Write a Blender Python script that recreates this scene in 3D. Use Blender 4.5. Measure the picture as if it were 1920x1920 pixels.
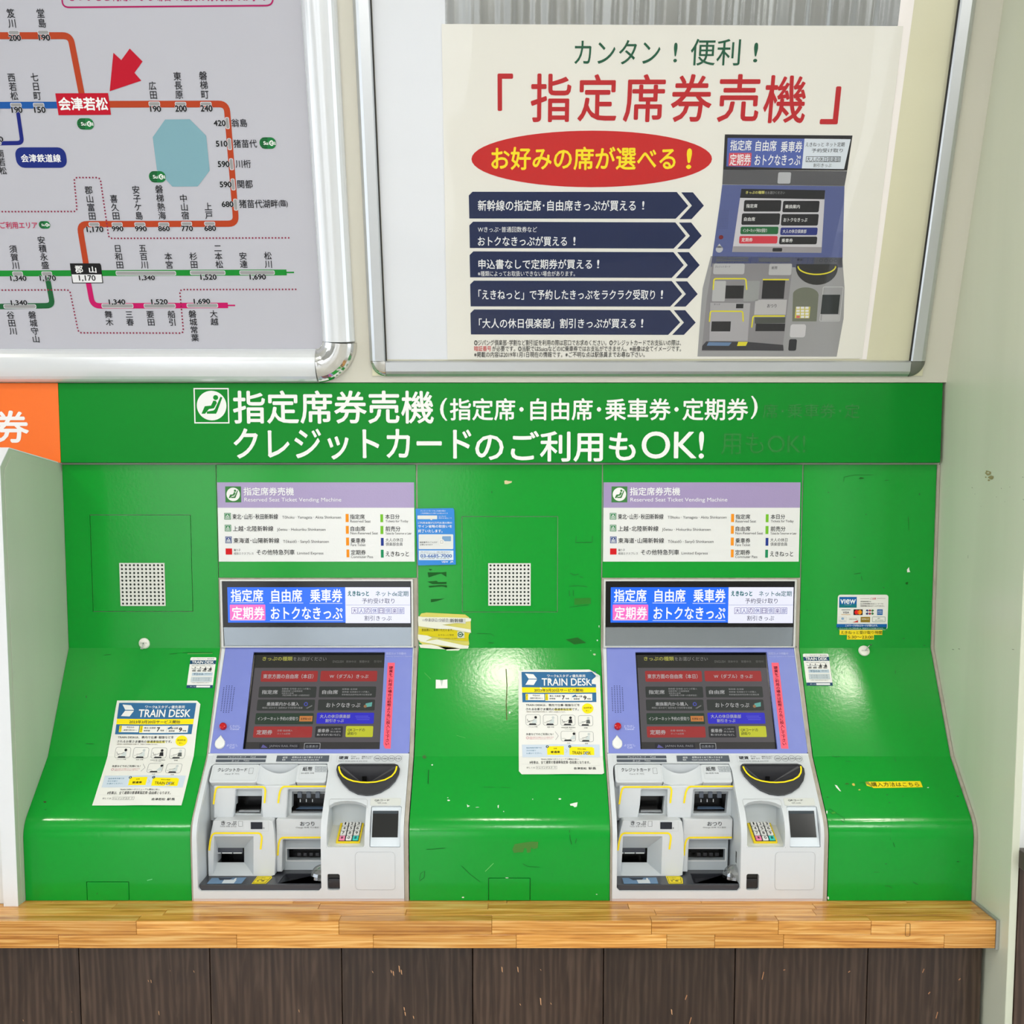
import bpy, bmesh, math, random
from mathutils import Vector, Matrix
from mathutils.geometry import tessellate_polygon
random.seed(7)
for _o in list(bpy.data.objects): bpy.data.objects.remove(_o)
SC = bpy.context.scene
COL = SC.collection
# ------------------------------------------------------------------ camera
FPX, CX, CY, TH = 1924.0, 958.0, 1150.0, math.radians(4.8)
CAM = Vector((0, -2.27, 1.5))
cd = bpy.data.cameras.new('camera'); cam = bpy.data.objects.new('camera', cd); COL.objects.link(cam)
cam.location = CAM; cam.rotation_euler = (math.radians(90) - TH, 0, 0)
cd.sensor_width = 36; cd.sensor_fit = 'HORIZONTAL'; cd.lens = FPX / 1920 * 36
cd.shift_x = (960 - CX) / 1920; cd.shift_y = (CY - 960) / 1920
cd.clip_start = 0.05; cd.clip_end = 200
SC.camera = cam
# ------------------------------------------------------------------ view, world, lights
SC.view_settings.view_transform = 'Standard'
SC.view_settings.look = 'None'
SC.view_settings.gamma = 1
SC.view_settings.use_curve_mapping = False
SC.view_settings.exposure = -0.7
w = bpy.data.worlds.new('world'); SC.world = w; w.use_nodes = True
nt = w.node_tree; nt.nodes.clear()
out = nt.nodes.new('ShaderNodeOutputWorld'); bg = nt.nodes.new('ShaderNodeBackground')
sky = nt.nodes.new('ShaderNodeTexSky'); sky.sky_type = 'NISHITA'; sky.sun_disc = False
sky.sun_elevation = math.radians(50); sky.sun_rotation = math.radians(200); sky.altitude = 200; sky.air_density = 1.2; sky.dust_density = 3.0
mix = nt.nodes.new('ShaderNodeMixRGB'); mix.inputs[0].default_value = 0.72; mix.inputs[2].default_value = (7.0, 7.6, 8.4, 1)
nt.links.new(sky.outputs[0], mix.inputs[1]); nt.links.new(mix.outputs[0], bg.inputs[0]); bg.inputs[1].default_value = 0.62
nt.links.new(bg.outputs[0], out.inputs[0])
def light(name, kind, loc, energy, size=0.1, size_y=None, rot=(0, 0, 0), color=(1, 1, 1)):
    l = bpy.data.lights.new(name, kind); l.energy = energy; l.color = color
    if kind == 'AREA':
        l.shape = 'RECTANGLE' if size_y else 'DISK'; l.size = size
        if size_y: l.size_y = size_y
    elif kind == 'SUN': l.angle = size
    o = bpy.data.objects.new(name, l); COL.objects.link(o); o.location = loc; o.rotation_euler = rot
    return o
sun = light('sun', 'SUN', (0, -20, 20), 5.0, 0.01, rot=(math.radians(-20), math.radians(12), 0), color=(1, .96, .9))
for _i, (_x, _y) in enumerate(((-1.7, -2.9), (.1, -3.1), (1.75, -2.9), (-.8, -4.6), (1.0, -4.6))):
    light('added_fill_light', 'POINT', (_x, _y, 2.62), 34, color=(1, .985, .95)).data.shadow_soft_size = .14  # added point lights without fixtures, brightening the interior from behind the camera
# ------------------------------------------------------------------ colour and materials
def lin(c):
    r = []
    for v in c:
        v /= 255.0
        r.append(v / 12.92 if v <= 0.04045 else ((v + 0.055) / 1.055) ** 2.4)
    return (*r, 1.0)
MATS = {}
def bump(nt, b, scale, strength, dist=0.002, detail=2, stretch=None):
    tc = nt.nodes.new('ShaderNodeTexCoord'); n = nt.nodes.new('ShaderNodeTexNoise'); bp = nt.nodes.new('ShaderNodeBump')
    n.inputs['Scale'].default_value = scale; n.inputs['Detail'].default_value = detail
    src = tc.outputs['Object']
    if stretch:
        mp = nt.nodes.new('ShaderNodeMapping'); mp.inputs['Scale'].default_value = stretch
        nt.links.new(src, mp.inputs[0]); src = mp.outputs[0]
    nt.links.new(src, n.inputs['Vector'])
    bp.inputs['Strength'].default_value = strength; bp.inputs['Distance'].default_value = dist
    nt.links.new(n.outputs['Fac'], bp.inputs['Height']); nt.links.new(bp.outputs[0], b.inputs['Normal'])
    return n
def mat(col, rough=0.45, metal=0.0, emit=0.0, spec=0.5, bmp=None, mott=None, coat=0.0, key=None):
    k = key or (tuple(col), rough, metal, emit, spec, bmp, mott, coat)
    if k in MATS: return MATS[k]
    m = bpy.data.materials.new('paint' if not key else str(key)); m.use_nodes = True
    nt = m.node_tree; b = nt.nodes['Principled BSDF']; c = lin(col)
    b.inputs['Base Color'].default_value = c; b.inputs['Roughness'].default_value = rough
    b.inputs['Metallic'].default_value = metal; b.inputs['Specular IOR Level'].default_value = spec
    b.inputs['Coat Weight'].default_value = coat; b.inputs['Coat Roughness'].default_value = 0.06
    if emit:
        b.inputs['Base Color'].default_value = (c[0] * .1, c[1] * .1, c[2] * .1, 1)
        b.inputs['Emission Color'].default_value = c; b.inputs['Emission Strength'].default_value = emit
    if bmp: bump(nt, b, *bmp)
    if mott:   # mottled dirt / wear: (scale, amount, (r,g,b), stretch)
        tc = nt.nodes.new('ShaderNodeTexCoord'); mp = nt.nodes.new('ShaderNodeMapping'); mp.inputs['Scale'].default_value = mott[3]
        n = nt.nodes.new('ShaderNodeTexNoise'); n.inputs['Scale'].default_value = mott[0]; n.inputs['Detail'].default_value = 6
        r = nt.nodes.new('ShaderNodeValToRGB'); r.color_ramp.elements[0].position = .45; r.color_ramp.elements[1].position = .75
        r.color_ramp.elements[0].color = c; c2 = lin(mott[2])
        r.color_ramp.elements[1].color = tuple(c[i] * (1 - mott[1]) + c2[i] * mott[1] for i in range(3)) + (1,)
        nt.links.new(tc.outputs['Object'], mp.inputs[0]); nt.links.new(mp.outputs[0], n.inputs['Vector'])
        nt.links.new(n.outputs['Fac'], r.inputs[0]); nt.links.new(r.outputs[0], b.inputs['Base Color'])
    MATS[k] = m
    return m
def ink(c, emit=0.0): return mat(c, 0.5, emit=emit, spec=.2) if not emit else mat(c, 0.15, emit=emit)
GREEN = mat((0, 152, 42), 0.14, bmp=(150, .09, .0012, 2), mott=(3.0, .35, (0, 164, 38), (1, 1, 1)), spec=.38)
GREENS = mat((0, 131, 36), 0.3, bmp=(60, .12, .001), spec=.15)
ALU = mat((205, 208, 210), 0.34, 0.85, bmp=(40, .05, .001, 2, (40, 1, 1)))
ALUW = mat((226, 229, 232), 0.2, 0.25, bmp=(9, .06, .003), coat=.5)
CHROME = mat((225, 225, 222), 0.08, 1.0, bmp=(25, .35, .004))
WALLP = mat((214, 211, 198), 0.4, mott=(2.5, .35, (190, 188, 174), (1, 1, .4)))
WALLR = mat((206, 209, 188), 0.3, bmp=(8, .04, .004), mott=(2.2, .45, (184, 190, 166), (1, 3, .3)))
BODY = mat((212, 216, 219), 0.36, mott=(14, .18, (198, 202, 205), (1, 1, 1)))
BODY2 = mat((200, 206, 209), 0.4)
DARK = mat((58, 60, 66), 0.32)
BLACK = mat((7, 7, 8), 0.2)
PURP = mat((118, 130, 205), 0.33, mott=(20, .12, (150, 160, 220), (1, 1, 1)))
YEL = mat((255, 226, 0), 0.4)
SEAL = mat((176, 168, 154), 0.6, mott=(60, .5, (130, 118, 100), (1, 1, .3)))
WHITE = mat((236, 236, 232), 0.45)
PAPER = mat((232, 231, 224), 0.55, bmp=(14, .3, .003, 2))
def wood(key, c1, c2, c3, scale, axis, rough, dist=1.2, ww=.3):
    m = bpy.data.materials.new(key); m.use_nodes = True; nt = m.node_tree; b = nt.nodes['Principled BSDF']
    tc = nt.nodes.new('ShaderNodeTexCoord'); oi = nt.nodes.new('ShaderNodeObjectInfo')
    ad = nt.nodes.new('ShaderNodeVectorMath'); ad.operation = 'ADD'
    ml = nt.nodes.new('ShaderNodeMath'); ml.operation = 'MULTIPLY'; ml.inputs[1].default_value = 37.0
    mp = nt.nodes.new('ShaderNodeMapping'); mp.inputs['Scale'].default_value = scale
    n = nt.nodes.new('ShaderNodeTexNoise'); n.inputs['Scale'].default_value = 1; n.inputs['Detail'].default_value = 7; n.inputs['Distortion'].default_value = dist
    wv = nt.nodes.new('ShaderNodeTexWave'); wv.inputs['Scale'].default_value = .55; wv.inputs['Distortion'].default_value = 9; wv.inputs['Detail'].default_value = 3
    wv.bands_direction = axis
    nt.links.new(oi.outputs['Random'], ml.inputs[0]); nt.links.new(tc.outputs['Object'], mp.inputs[0])
    nt.links.new(mp.outputs[0], ad.inputs[0]); nt.links.new(ml.outputs[0], ad.inputs[1])
    nt.links.new(ad.outputs[0], n.inputs['Vector']); nt.links.new(ad.outputs[0], wv.inputs['Vector'])
    mx = nt.nodes.new('ShaderNodeMath'); mx.operation = 'MULTIPLY_ADD'; mx.inputs[1].default_value = ww
    nt.links.new(wv.outputs['Fac'], mx.inputs[0])
    m7 = nt.nodes.new('ShaderNodeMath'); m7.operation = 'MULTIPLY'; m7.inputs[1].default_value = 1.1 - ww
    nt.links.new(n.outputs['Fac'], m7.inputs[0]); nt.links.new(m7.outputs[0], mx.inputs[2])
    r = nt.nodes.new('ShaderNodeValToRGB'); e = r.color_ramp.elements
    e[0].position = .34; e[0].color = lin(c1); e[1].position = .74; e[1].color = lin(c3)
    q = e.new(.54); q.color = lin(c2)
    nt.links.new(mx.outputs[0], r.inputs[0])
    hs = nt.nodes.new('ShaderNodeHueSaturation'); mr = nt.nodes.new('ShaderNodeMapRange'); mr.inputs[3].default_value = .84; mr.inputs[4].default_value = 1.12
    nt.links.new(oi.outputs['Random'], mr.inputs[0]); nt.links.new(mr.outputs[0], hs.inputs['Value'])
    nt.links.new(r.outputs[0], hs.inputs['Color']); nt.links.new(hs.outputs[0], b.inputs['Base Color'])
    b.inputs['Roughness'].default_value = rough
    bp = nt.nodes.new('ShaderNodeBump'); bp.inputs['Strength'].default_value = .15; bp.inputs['Distance'].default_value = .001
    nt.links.new(mx.outputs[0], bp.inputs['Height']); nt.links.new(bp.outputs[0], b.inputs['Normal'])
    return m
OAK = wood('oak', (172, 108, 42), (214, 150, 70), (234, 184, 110), (5, 90, 90), 'Z', .2, 1.0, .14)
DWOOD = wood('dark_wood', (46, 31, 23), (59, 42, 32), (79, 61, 49), (42, 10, 3.4), 'X', .3, 2.2, .2)
def thin_fresnel(nt, f0):
    lw = nt.nodes.new('ShaderNodeLayerWeight'); lw.inputs[0].default_value = .5
    p = nt.nodes.new('ShaderNodeMath'); p.operation = 'POWER'; p.inputs[1].default_value = 5
    m = nt.nodes.new('ShaderNodeMath'); m.operation = 'MULTIPLY_ADD'; m.inputs[1].default_value = 1 - f0; m.inputs[2].default_value = f0
    nt.links.new(lw.outputs['Facing'], p.inputs[0]); nt.links.new(p.outputs[0], m.inputs[0]); return m
def glassmat():
    m = bpy.data.materials.new('acrylic'); m.use_nodes = True; nt = m.node_tree; nt.nodes.clear()
    o = nt.nodes.new('ShaderNodeOutputMaterial'); t = nt.nodes.new('ShaderNodeBsdfTransparent'); g = nt.nodes.new('ShaderNodeBsdfGlossy')
    g.inputs['Roughness'].default_value = .02; t.inputs[0].default_value = (.985, .985, .98, 1)
    f = thin_fresnel(nt, .055); mx = nt.nodes.new('ShaderNodeMixShader')
    tc = nt.nodes.new('ShaderNodeTexCoord'); n = nt.nodes.new('ShaderNodeTexNoise'); n.inputs['Scale'].default_value = 2.2; n.inputs['Detail'].default_value = 1
    mp = nt.nodes.new('ShaderNodeMapping'); mp.inputs['Scale'].default_value = (1.6, .6, .6)
    bp = nt.nodes.new('ShaderNodeBump'); bp.inputs['Strength'].default_value = .9; bp.inputs['Distance'].default_value = .012
    nt.links.new(tc.outputs['Object'], mp.inputs[0]); nt.links.new(mp.outputs[0], n.inputs['Vector']); nt.links.new(n.outputs['Fac'], bp.inputs['Height'])
    nt.links.new(bp.outputs[0], g.inputs['Normal']); nt.links.new(f.outputs[0], mx.inputs[0])
    nt.links.new(t.outputs[0], mx.inputs[1]); nt.links.new(g.outputs[0], mx.inputs[2]); nt.links.new(mx.outputs[0], o.inputs[0])
    return m
ACRYL = glassmat()
def clearmat():
    m = bpy.data.materials.new('clear_plastic'); m.use_nodes = True; nt = m.node_tree; nt.nodes.clear()
    o = nt.nodes.new('ShaderNodeOutputMaterial'); t = nt.nodes.new('ShaderNodeBsdfTransparent'); g = nt.nodes.new('ShaderNodeBsdfGlossy')
    g.inputs['Roughness'].default_value = .06; t.inputs[0].default_value = (.86, .86, .85, 1)
    f = thin_fresnel(nt, .3); mx = nt.nodes.new('ShaderNodeMixShader')
    nt.links.new(f.outputs[0], mx.inputs[0]); nt.links.new(t.outputs[0], mx.inputs[1]); nt.links.new(g.outputs[0], mx.inputs[2]); nt.links.new(mx.outputs[0], o.inputs[0])
    return m
CLEAR = clearmat()
# ------------------------------------------------------------------ objects
ORG = {}
def root_loc(p):
    while p is not None and p.parent is not None: p = p.parent
    return ORG.get(p.name, Vector()) if p is not None else Vector()
def mk(name, verts, faces, m, parent=None, smooth=False, bevel=0, seg=2, mats=None, idx=None):
    me = bpy.data.meshes.new(name)
    if parent is not None: o0 = root_loc(parent)
    else:
        o0 = Vector((sum(v[0] for v in verts), sum(v[1] for v in verts), sum(v[2] for v in verts))) / max(1, len(verts))
    me.from_pydata([(v[0] - o0[0], v[1] - o0[1], v[2] - o0[2]) for v in verts], [], faces)
    for q in (mats or [m]): me.materials.append(q)
    if idx:
        for p, i in zip(me.polygons, idx): p.material_index = i
    o = bpy.data.objects.new(name, me); COL.objects.link(o)
    if parent is not None: o.parent = parent
    else: o.location = o0; ORG[o.name] = o0
    if smooth:
        me.polygons.foreach_set('use_smooth', [True] * len(me.polygons)); me.set_sharp_from_angle(angle=math.radians(12))
    if bevel:
        b = o.modifiers.new('bevel', 'BEVEL'); b.width = bevel; b.segments = seg; b.limit_method = 'ANGLE'; b.angle_limit = math.radians(35)
    return o
def tag(o, label=None, cat=None, group=None, kind=None):
    if label: o['label'] = label
    if cat: o['category'] = cat
    if group: o['group'] = group
    if kind: o['kind'] = kind
    return o
def empty(name, loc, label, cat, group=None):
    o = bpy.data.objects.new(name, None); COL.objects.link(o); o.location = loc; o.empty_display_size = .05
    ORG[o.name] = Vector(loc); return tag(o, label, cat, group)
def box(name, x0, x1, y0, y1, z0, z1, m, parent=None, bevel=0.0, seg=2):
    v = [(x, y, z) for x in (x0, x1) for y in (y0, y1) for z in (z0, z1)]
    f = [(0, 1, 3, 2), (4, 6, 7, 5), (0, 4, 5, 1), (2, 3, 7, 6), (0, 2, 6, 4), (1, 5, 7, 3)]
    return mk(name, v, f, m, parent, bevel=bevel, seg=seg)
def ray(px, py):
    a = (px - CX) / FPX; b = (py - CY) / FPX; c, s = math.cos(TH), math.sin(TH)
    return Vector((a, c - b * s, -s - b * c))
class Chart:
    """a surface that is straight in x: (y,z) polyline from top to bottom; local (u,v) = (x, length down)"""
    def __init__(s, poly):
        s.p = [Vector(q) for q in poly]; s.c = [0.0]
        for i in range(1, len(s.p)): s.c.append(s.c[-1] + (s.p[i] - s.p[i - 1]).length)
        s.n = []
        for i in range(len(s.p) - 1):
            d = (s.p[i + 1] - s.p[i]).normalized(); s.n.append(Vector((d.y, -d.x)))   # outward is towards the viewer (-y)
        s.vn = []
        for i in range(len(s.p)):
            a = s.n[max(0, i - 1)]; b = s.n[min(len(s.n) - 1, i)]; q = (a + b).normalized(); s.vn.append(q / max(.5, q.dot(b)))
    def loc(s, px, py):
        r = ray(px, py); k = len(s.p) - 1; best = None
        for i in range(k):
            a = s.p[i]; d = s.p[i + 1] - a
            # CAM.y + t r.y = a.x + q d.x ; CAM.z + t r.z = a.y + q d.y
            det = r.y * (-d.y) + d.x * r.z
            if abs(det) < 1e-12: continue
            A = a.x - CAM.y; B = a.y - CAM.z
            t = (A * (-d.y) + d.x * B) / det; q = (r.y * B - r.z * A) / det
            lo = -1e9 if i == 0 else -1e-9; hi = 1e9 if i == k - 1 else 1 + 1e-9
            if t > 0 and lo <= q <= hi:
                if best is None or t < best[0]: best = (t, t * r.x, s.c[i] + q * d.length)
        return best[1], best[2]
    def pt(s, u, v, off=0.0):
        k = len(s.p) - 1; i = 0
        while i < k - 1 and v > s.c[i + 1]: i += 1
        L = s.c[i + 1] - s.c[i]; q = (v - s.c[i]) / L; a = s.p[i] + (s.p[i + 1] - s.p[i]) * q
        qq = min(1, max(0, q)); n = s.vn[i] * (1 - qq) + s.vn[i + 1] * qq
        return Vector((u, a.x + n.x * off, a.y + n.y * off))
    def vz(s, z):
        for i in range(len(s.p) - 1):
            a, b = s.p[i], s.p[i + 1]
            if a.y >= z >= b.y: return s.c[i] + (s.c[i + 1] - s.c[i]) * (a.y - z) / (a.y - b.y)
        return s.c[0] - (z - s.p[0].y) if z > s.p[0].y else s.c[-1] + (s.p[-1].y - z)
def bent(name, ch, outer, holes, th, off, m, parent=None, bevel=0.0, seg=2, smooth=True, cuts=(), fn=None, mats=None, sidemat=None):
    """a plate cut to an outline (local u,v) with holes, bent over the chart; fn(u,v) adds to the offset"""
    loops = [outer] + list(holes)
    def ccw(l, want):
        a = sum(l[i][0] * l[(i + 1) % len(l)][1] - l[(i + 1) % len(l)][0] * l[i][1] for i in range(len(l)))
        return l if (a > 0) == want else l[::-1]
    loops = [ccw(list(l), i == 0) for i, l in enumerate(loops)]
    flat = [p for l in loops for p in l]; n = len(flat)
    tris = tessellate_polygon([[Vector((p[0], p[1], 0)) for p in l] for l in loops])
    bm = bmesh.new()
    F = [bm.verts.new((p[0], p[1], off)) for p in flat]
    B = [bm.verts.new((p[0], p[1], off - th)) for p in flat] if th > 0 else None
    for t in tris:
        a, b, c = [flat[i] for i in t]
        ar = (b[0] - a[0]) * (c[1] - a[1]) - (c[0] - a[0]) * (b[1] - a[1])
        if abs(ar) < 1e-14: continue
        t = t if ar > 0 else t[::-1]
        try:
            f = bm.faces.new([F[i] for i in t]);
            if B: bm.faces.new([B[i] for i in t[::-1]])
        except ValueError: pass
    if B:
        s = 0
        for l in loops:
            k = len(l)
            for i in range(k):
                a, b = s + i, s + (i + 1) % k
                try:
                    f = bm.faces.new([F[b], F[a], B[a], B[b]]); f.material_index = 1 if sidemat else 0
                except ValueError: pass
            s += k
    vs = [p[1] for p in flat]
    for c in list(ch.c[1:-1]) + getattr(ch, 'extra', []):
        if min(vs) < c < max(vs):
            bmesh.ops.bisect_plane(bm, geom=bm.verts[:] + bm.edges[:] + bm.faces[:], plane_co=(0, c, 0), plane_no=(0, 1, 0), dist=1e-6)
    for ax, c in cuts:
        bmesh.ops.bisect_plane(bm, geom=bm.verts[:] + bm.edges[:] + bm.faces[:], plane_co=(c, 0, 0) if ax == 'u' else (0, c, 0), plane_no=(1, 0, 0) if ax == 'u' else (0, 1, 0), dist=1e-6)
    for v in bm.verts:
        o = v.co.z + (fn(v.co.x, v.co.y) if fn else 0); v.co = ch.pt(v.co.x, v.co.y, o)
    bm.normal_update()
    # local (u, v down) is mirrored against the world, so faces wound ccw in (u,v) look at the wall: flip all
    for f in bm.faces: f.normal_flip()
    if bevel or th > 0: bmesh.ops.dissolve_limit(bm, angle_limit=math.radians(.05), verts=bm.verts[:], edges=bm.edges[:])
    vv = [v.co.copy() for v in bm.verts]; bm.verts.index_update(); ff = [[v.index for v in f.verts] for f in bm.faces]; ix = [f.material_index for f in bm.faces]
    bm.free()
    return mk(name, vv, ff, m, parent, smooth=smooth, bevel=bevel, seg=seg, mats=[m, sidemat] if sidemat else None, idx=ix if sidemat else None)
def rect(u0, v0, u1, v1): return [(u0, v0), (u1, v0), (u1, v1), (u0, v1)]
def rrectl(u0, v0, u1, v1, r, n=5):
    r = min(r, (u1 - u0) / 2, (v1 - v0) / 2); p = []
    for (cx, cy, a0) in ((u1 - r, v0 + r, -90), (u1 - r, v1 - r, 0), (u0 + r, v1 - r, 90), (u0 + r, v0 + r, 180)):
        for i in range(n + 1):
            a = math.radians(a0 + 90 * i / n); p.append((cx + r * math.cos(a), cy + r * math.sin(a)))
    return p
def ell(cx, cy, rx, ry, n=28, a0=0, a1=360):
    k = n if a1 - a0 == 360 else n + 1
    return [(cx + rx * math.cos(math.radians(a0 + (a1 - a0) * i / n)), cy + ry * math.sin(math.radians(a0 + (a1 - a0) * i / n))) for i in range(k)]
def rounded_path(pts, r, n=6, closed=False):
    out = []; k = len(pts)
    for i, p in enumerate(pts):
        if not closed and i in (0, k - 1): out.append(p); continue
        a = Vector(pts[i - 1]) - Vector(p); b = Vector(pts[(i + 1) % k]) - Vector(p); la, lb = a.length, b.length
        t = min(r, la * .49, lb * .49); a = a / la * t; b = b / lb * t; P = Vector(p)
        for j in range(n + 1):
            s = j / n; q = (P + a) * (1 - s) ** 2 + P * 2 * s * (1 - s) + (P + b) * s * s; out.append((q.x, q.y))
    return out
# ------------------------------------------------------------------ lettering
_tc = bpy.data.curves.new('type', 'FONT'); _to = bpy.data.objects.new('type', _tc); COL.objects.link(_to)
_tc.size = 1; _tc.resolution_u = 2
GL = {}
def glyphs(s, bold):
    k = (s, bold)
    if k not in GL:
        if bold:      # heavier strokes: the same outline laid down a few times, shifted by the extra stroke width
            V, F = glyphs(s, 0); VV, FF = [], []; d = bold * .7
            for dx, dy in ([(bold, 0), (-bold, 0), (0, bold), (0, -bold)] if bold < .05 else [(bold, 0), (-bold, 0), (0, bold), (0, -bold), (d, d), (-d, d), (d, -d), (-d, -d)]):
                n = len(VV); VV += [(x + dx, y + dy, len(VV) / len(V) * .2) for x, y, _ in V]; FF += [tuple(n + i for i in f) for f in F]
            GL[k] = (VV, FF)
        else:
            _tc.resolution_u = 6 if len(s) < 16 and any(c.isascii() and c.isalnum() for c in s) else 3
            _tc.body = s; bpy.context.view_layer.update()
            e = _to.evaluated_get(bpy.context.evaluated_depsgraph_get()); me = e.to_mesh()
            GL[k] = ([(v.co.x, v.co.y, 0) for v in me.vertices], [tuple(p.vertices) for p in me.polygons]); e.to_mesh_clear()
    return GL[k]
SMALL = {'wood_chip', 'scratch', 'paint_chip', 'adhesive_mark', 'stain', 'dotted_line', 'lettering_ghost', 'fine_print', 'hole_pattern', 'scuff'}
SPLIT = {'station_name', 'fare_number', 'station_marker', 'screen_button', 'colour_bar', 'route_line', 'arrow_bar', 'arrow_head', 'coin_symbol', 'logo_arrow', 'yellow_guide_line', 'route_plate', 'station_plate', 'printed_box', 'logo_square', 'label_bar', 'arrow', 'notice_outline'}
class Print:
    """flat print on a chart. Coordinates go through (ox, oy, scale) to photo pixels and then onto the surface, or through m() straight to (u,v)"""
    def __init__(s, ch, off=0.0006, tf=(0, 0, 1), m=None, emit=0.0):
        s.ch, s.off, s.tf, s.m, s.b, s.emit, s.n = ch, off, tf, m, {}, emit, 0
    def L(s, x, y):
        if s.m: return s.m(x, y)
        return s.ch.loc(s.tf[0] + x / s.tf[2], s.tf[1] + y / s.tf[2])
    def mid(s, x0, y0, x1, y1):
        xm, ym = (x0 + x1) / 2, (y0 + y1) / 2
        return s.L(x0, ym)[0], s.L(xm, y0)[1], s.L(x1, ym)[0], s.L(xm, y1)[1]
    def add(s, name, col, verts, faces, lay):
        k = (name, col if isinstance(col, tuple) else col.name, s.n if name in SPLIT else 0); d = s.b.setdefault(k, ([], [], col)); n = len(d[0])
        d[0].extend(s.ch.pt(q[0], q[1], s.off + (lay + (q[2] if len(q) > 2 else 0)) * .00012) for q in verts)
        d[1].extend([tuple(n + i for i in f) for f in faces])
    def polyl(s, pts, col, lay=0, name='printed_shape'):
        s.n += 1; t = tessellate_polygon([[Vector((p[0], p[1], 0)) for p in pts]]); s.add(name, col, pts, t, lay)
    def poly(s, pts, col, lay=0, name='printed_shape'): s.polyl([s.L(*p) for p in pts], col, lay, name)
    def rect(s, x0, y0, x1, y1, col, lay=0, name='printed_shape', r=0):
        a = s.mid(x0, y0, x1, y1)
        if r:
            rr = abs(s.L(x0 + r, y0)[0] - s.L(x0, y0)[0]); s.polyl(rrectl(*a, rr), col, lay, name)
        else: s.polyl(rect(*a), col, lay, name)
    def frame(s, x0, y0, x1, y1, col, w, lay=0, name='printed_shape', r=0):
        s.n += 1; a = s.mid(x0, y0, x1, y1); ww = abs(s.L(x0 + w, y0)[0] - s.L(x0, y0)[0]); rr = abs(s.L(x0 + r, y0)[0] - s.L(x0, y0)[0]) if r else 0
        o = rrectl(*a, rr + 1e-5); i = rrectl(a[0] + ww, a[1] + ww, a[2] - ww, a[3] - ww, max(rr - ww, 1e-5)); n = len(o)
        s.add(name, col, o + i, [(k, (k + 1) % n, n + (k + 1) % n, n + k) for k in range(n)], lay)
    def ellipse(s, x0, y0, x1, y1, col, lay=0, name='printed_shape', n=28):
        a = s.mid(x0, y0, x1, y1); s.polyl(ell((a[0] + a[2]) / 2, (a[1] + a[3]) / 2, (a[2] - a[0]) / 2, (a[3] - a[1]) / 2, n), col, lay, name)
    def ring(s, x0, y0, x1, y1, col, w, lay=0, name='printed_shape', n=24):
        s.n += 1; a = s.mid(x0, y0, x1, y1); cx, cy, rx, ry = (a[0] + a[2]) / 2, (a[1] + a[3]) / 2, (a[2] - a[0]) / 2, (a[3] - a[1]) / 2
        ww = abs(s.L(x0 + w, y0)[0] - s.L(x0, y0)[0]); o = ell(cx, cy, rx, ry, n) + ell(cx, cy, rx - ww, ry - ww, n)
        s.add(name, col, o, [(k, (k + 1) % n, n + (k + 1) % n, n + k) for k in range(n)], lay)
    def line(s, pts, w, col, lay=0, name='printed_line', r=0):
        s.n += 1
        if r: pts = rounded_path(pts, r)
        x, y = pts[0]; ww = abs(s.L(x + w, y)[0] - s.L(x, y)[0]) / 2
        P = [Vector(s.L(*p)) for p in pts]; vs = []
        for i, p in enumerate(P):
            d = (P[min(i + 1, len(P) - 1)] - P[max(i - 1, 0)]).normalized(); nn = Vector((-d.y, d.x)) * ww
            if 0 < i < len(P) - 1:
                d1 = (P[i] - P[i - 1]).normalized(); c = abs(d.dot(d1)); nn = nn / max(c, .5)
            vs += [tuple(p + nn), tuple(p - nn)]
        s.add(name, col, vs, [(2 * i, 2 * i + 1, 2 * i + 3, 2 * i + 2) for i in range(len(P) - 1)], lay)
    def dots(s, pts, step, size, col, lay=0, name='dotted_line', r=0):
        if r: pts = rounded_path(pts, r)
        acc = 0.0
        for i in range(len(pts) - 1):
            a, b = Vector(pts[i]), Vector(pts[i + 1]); l = (b - a).length; t = acc
            while t < l:
                p = a + (b - a) * (t / l); u, v = s.L(p.x, p.y); h = abs(s.L(p.x + size, p.y)[0] - u) / 2
                s.polyl(rrectl(u - h, v - h, u + h, v + h, h * .7, 2), col, lay, name); t += step
            acc = t - l
    def text(s, t, x0, y0, x1, y1, col=(25, 25, 28), bold=0.0, lay=1, name='lettering', it=0.0):
        s.n += 1; a = s.mid(x0, y0, x1, y1); V, F = glyphs(t, bold)
        if not V: return
        xs = [v[0] for v in V]; ys = [v[1] for v in V]; X0, X1, Y0, Y1 = min(xs), max(xs), min(ys), max(ys)
        sx = (a[2] - a[0]) / (X1 - X0); sy = (a[3] - a[1]) / (Y1 - Y0)
        s.add(name, col, [(a[0] + (x - X0) * sx + it * (y - (Y0 + Y1) / 2) * sy, a[3] - (y - Y0) * sy, k) for x, y, k in V], F, lay)
    def vtext(s, t, xc, y0, y1, w, col=(25, 25, 28), bold=0.0, lay=1, name='lettering'):
        s.n += 1; n = len(t); ym = (y0 + y1) / 2; a = s.mid(xc - w / 2, y0, xc + w / 2, y1); h = (a[3] - a[1]) / n; ew = a[2] - a[0]; lat = t[0].isascii()
        for i, c in enumerate(t):
            V, F = glyphs(c, bold)
            s.add(name, col, [(a[0] + x * ew, a[1] + h * i + (0.88 - y) * h, k) for x, y, k in V], F, lay)
    def build(s, parent):
        for (name, _, _), (V, F, col) in s.b.items():
            m = col if not isinstance(col, tuple) else ink(col, s.emit); o = mk(name, V, F, m, parent)
            if name in SMALL: o['kind'] = 'stuff'
        s.b = {}
def lrect(ch, x0, y0, x1, y1):
    """photo box to local rectangle on a chart (edges taken at the middle of each side)"""
    p = Print(ch); return p.mid(x0, y0, x1, y1)
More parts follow.
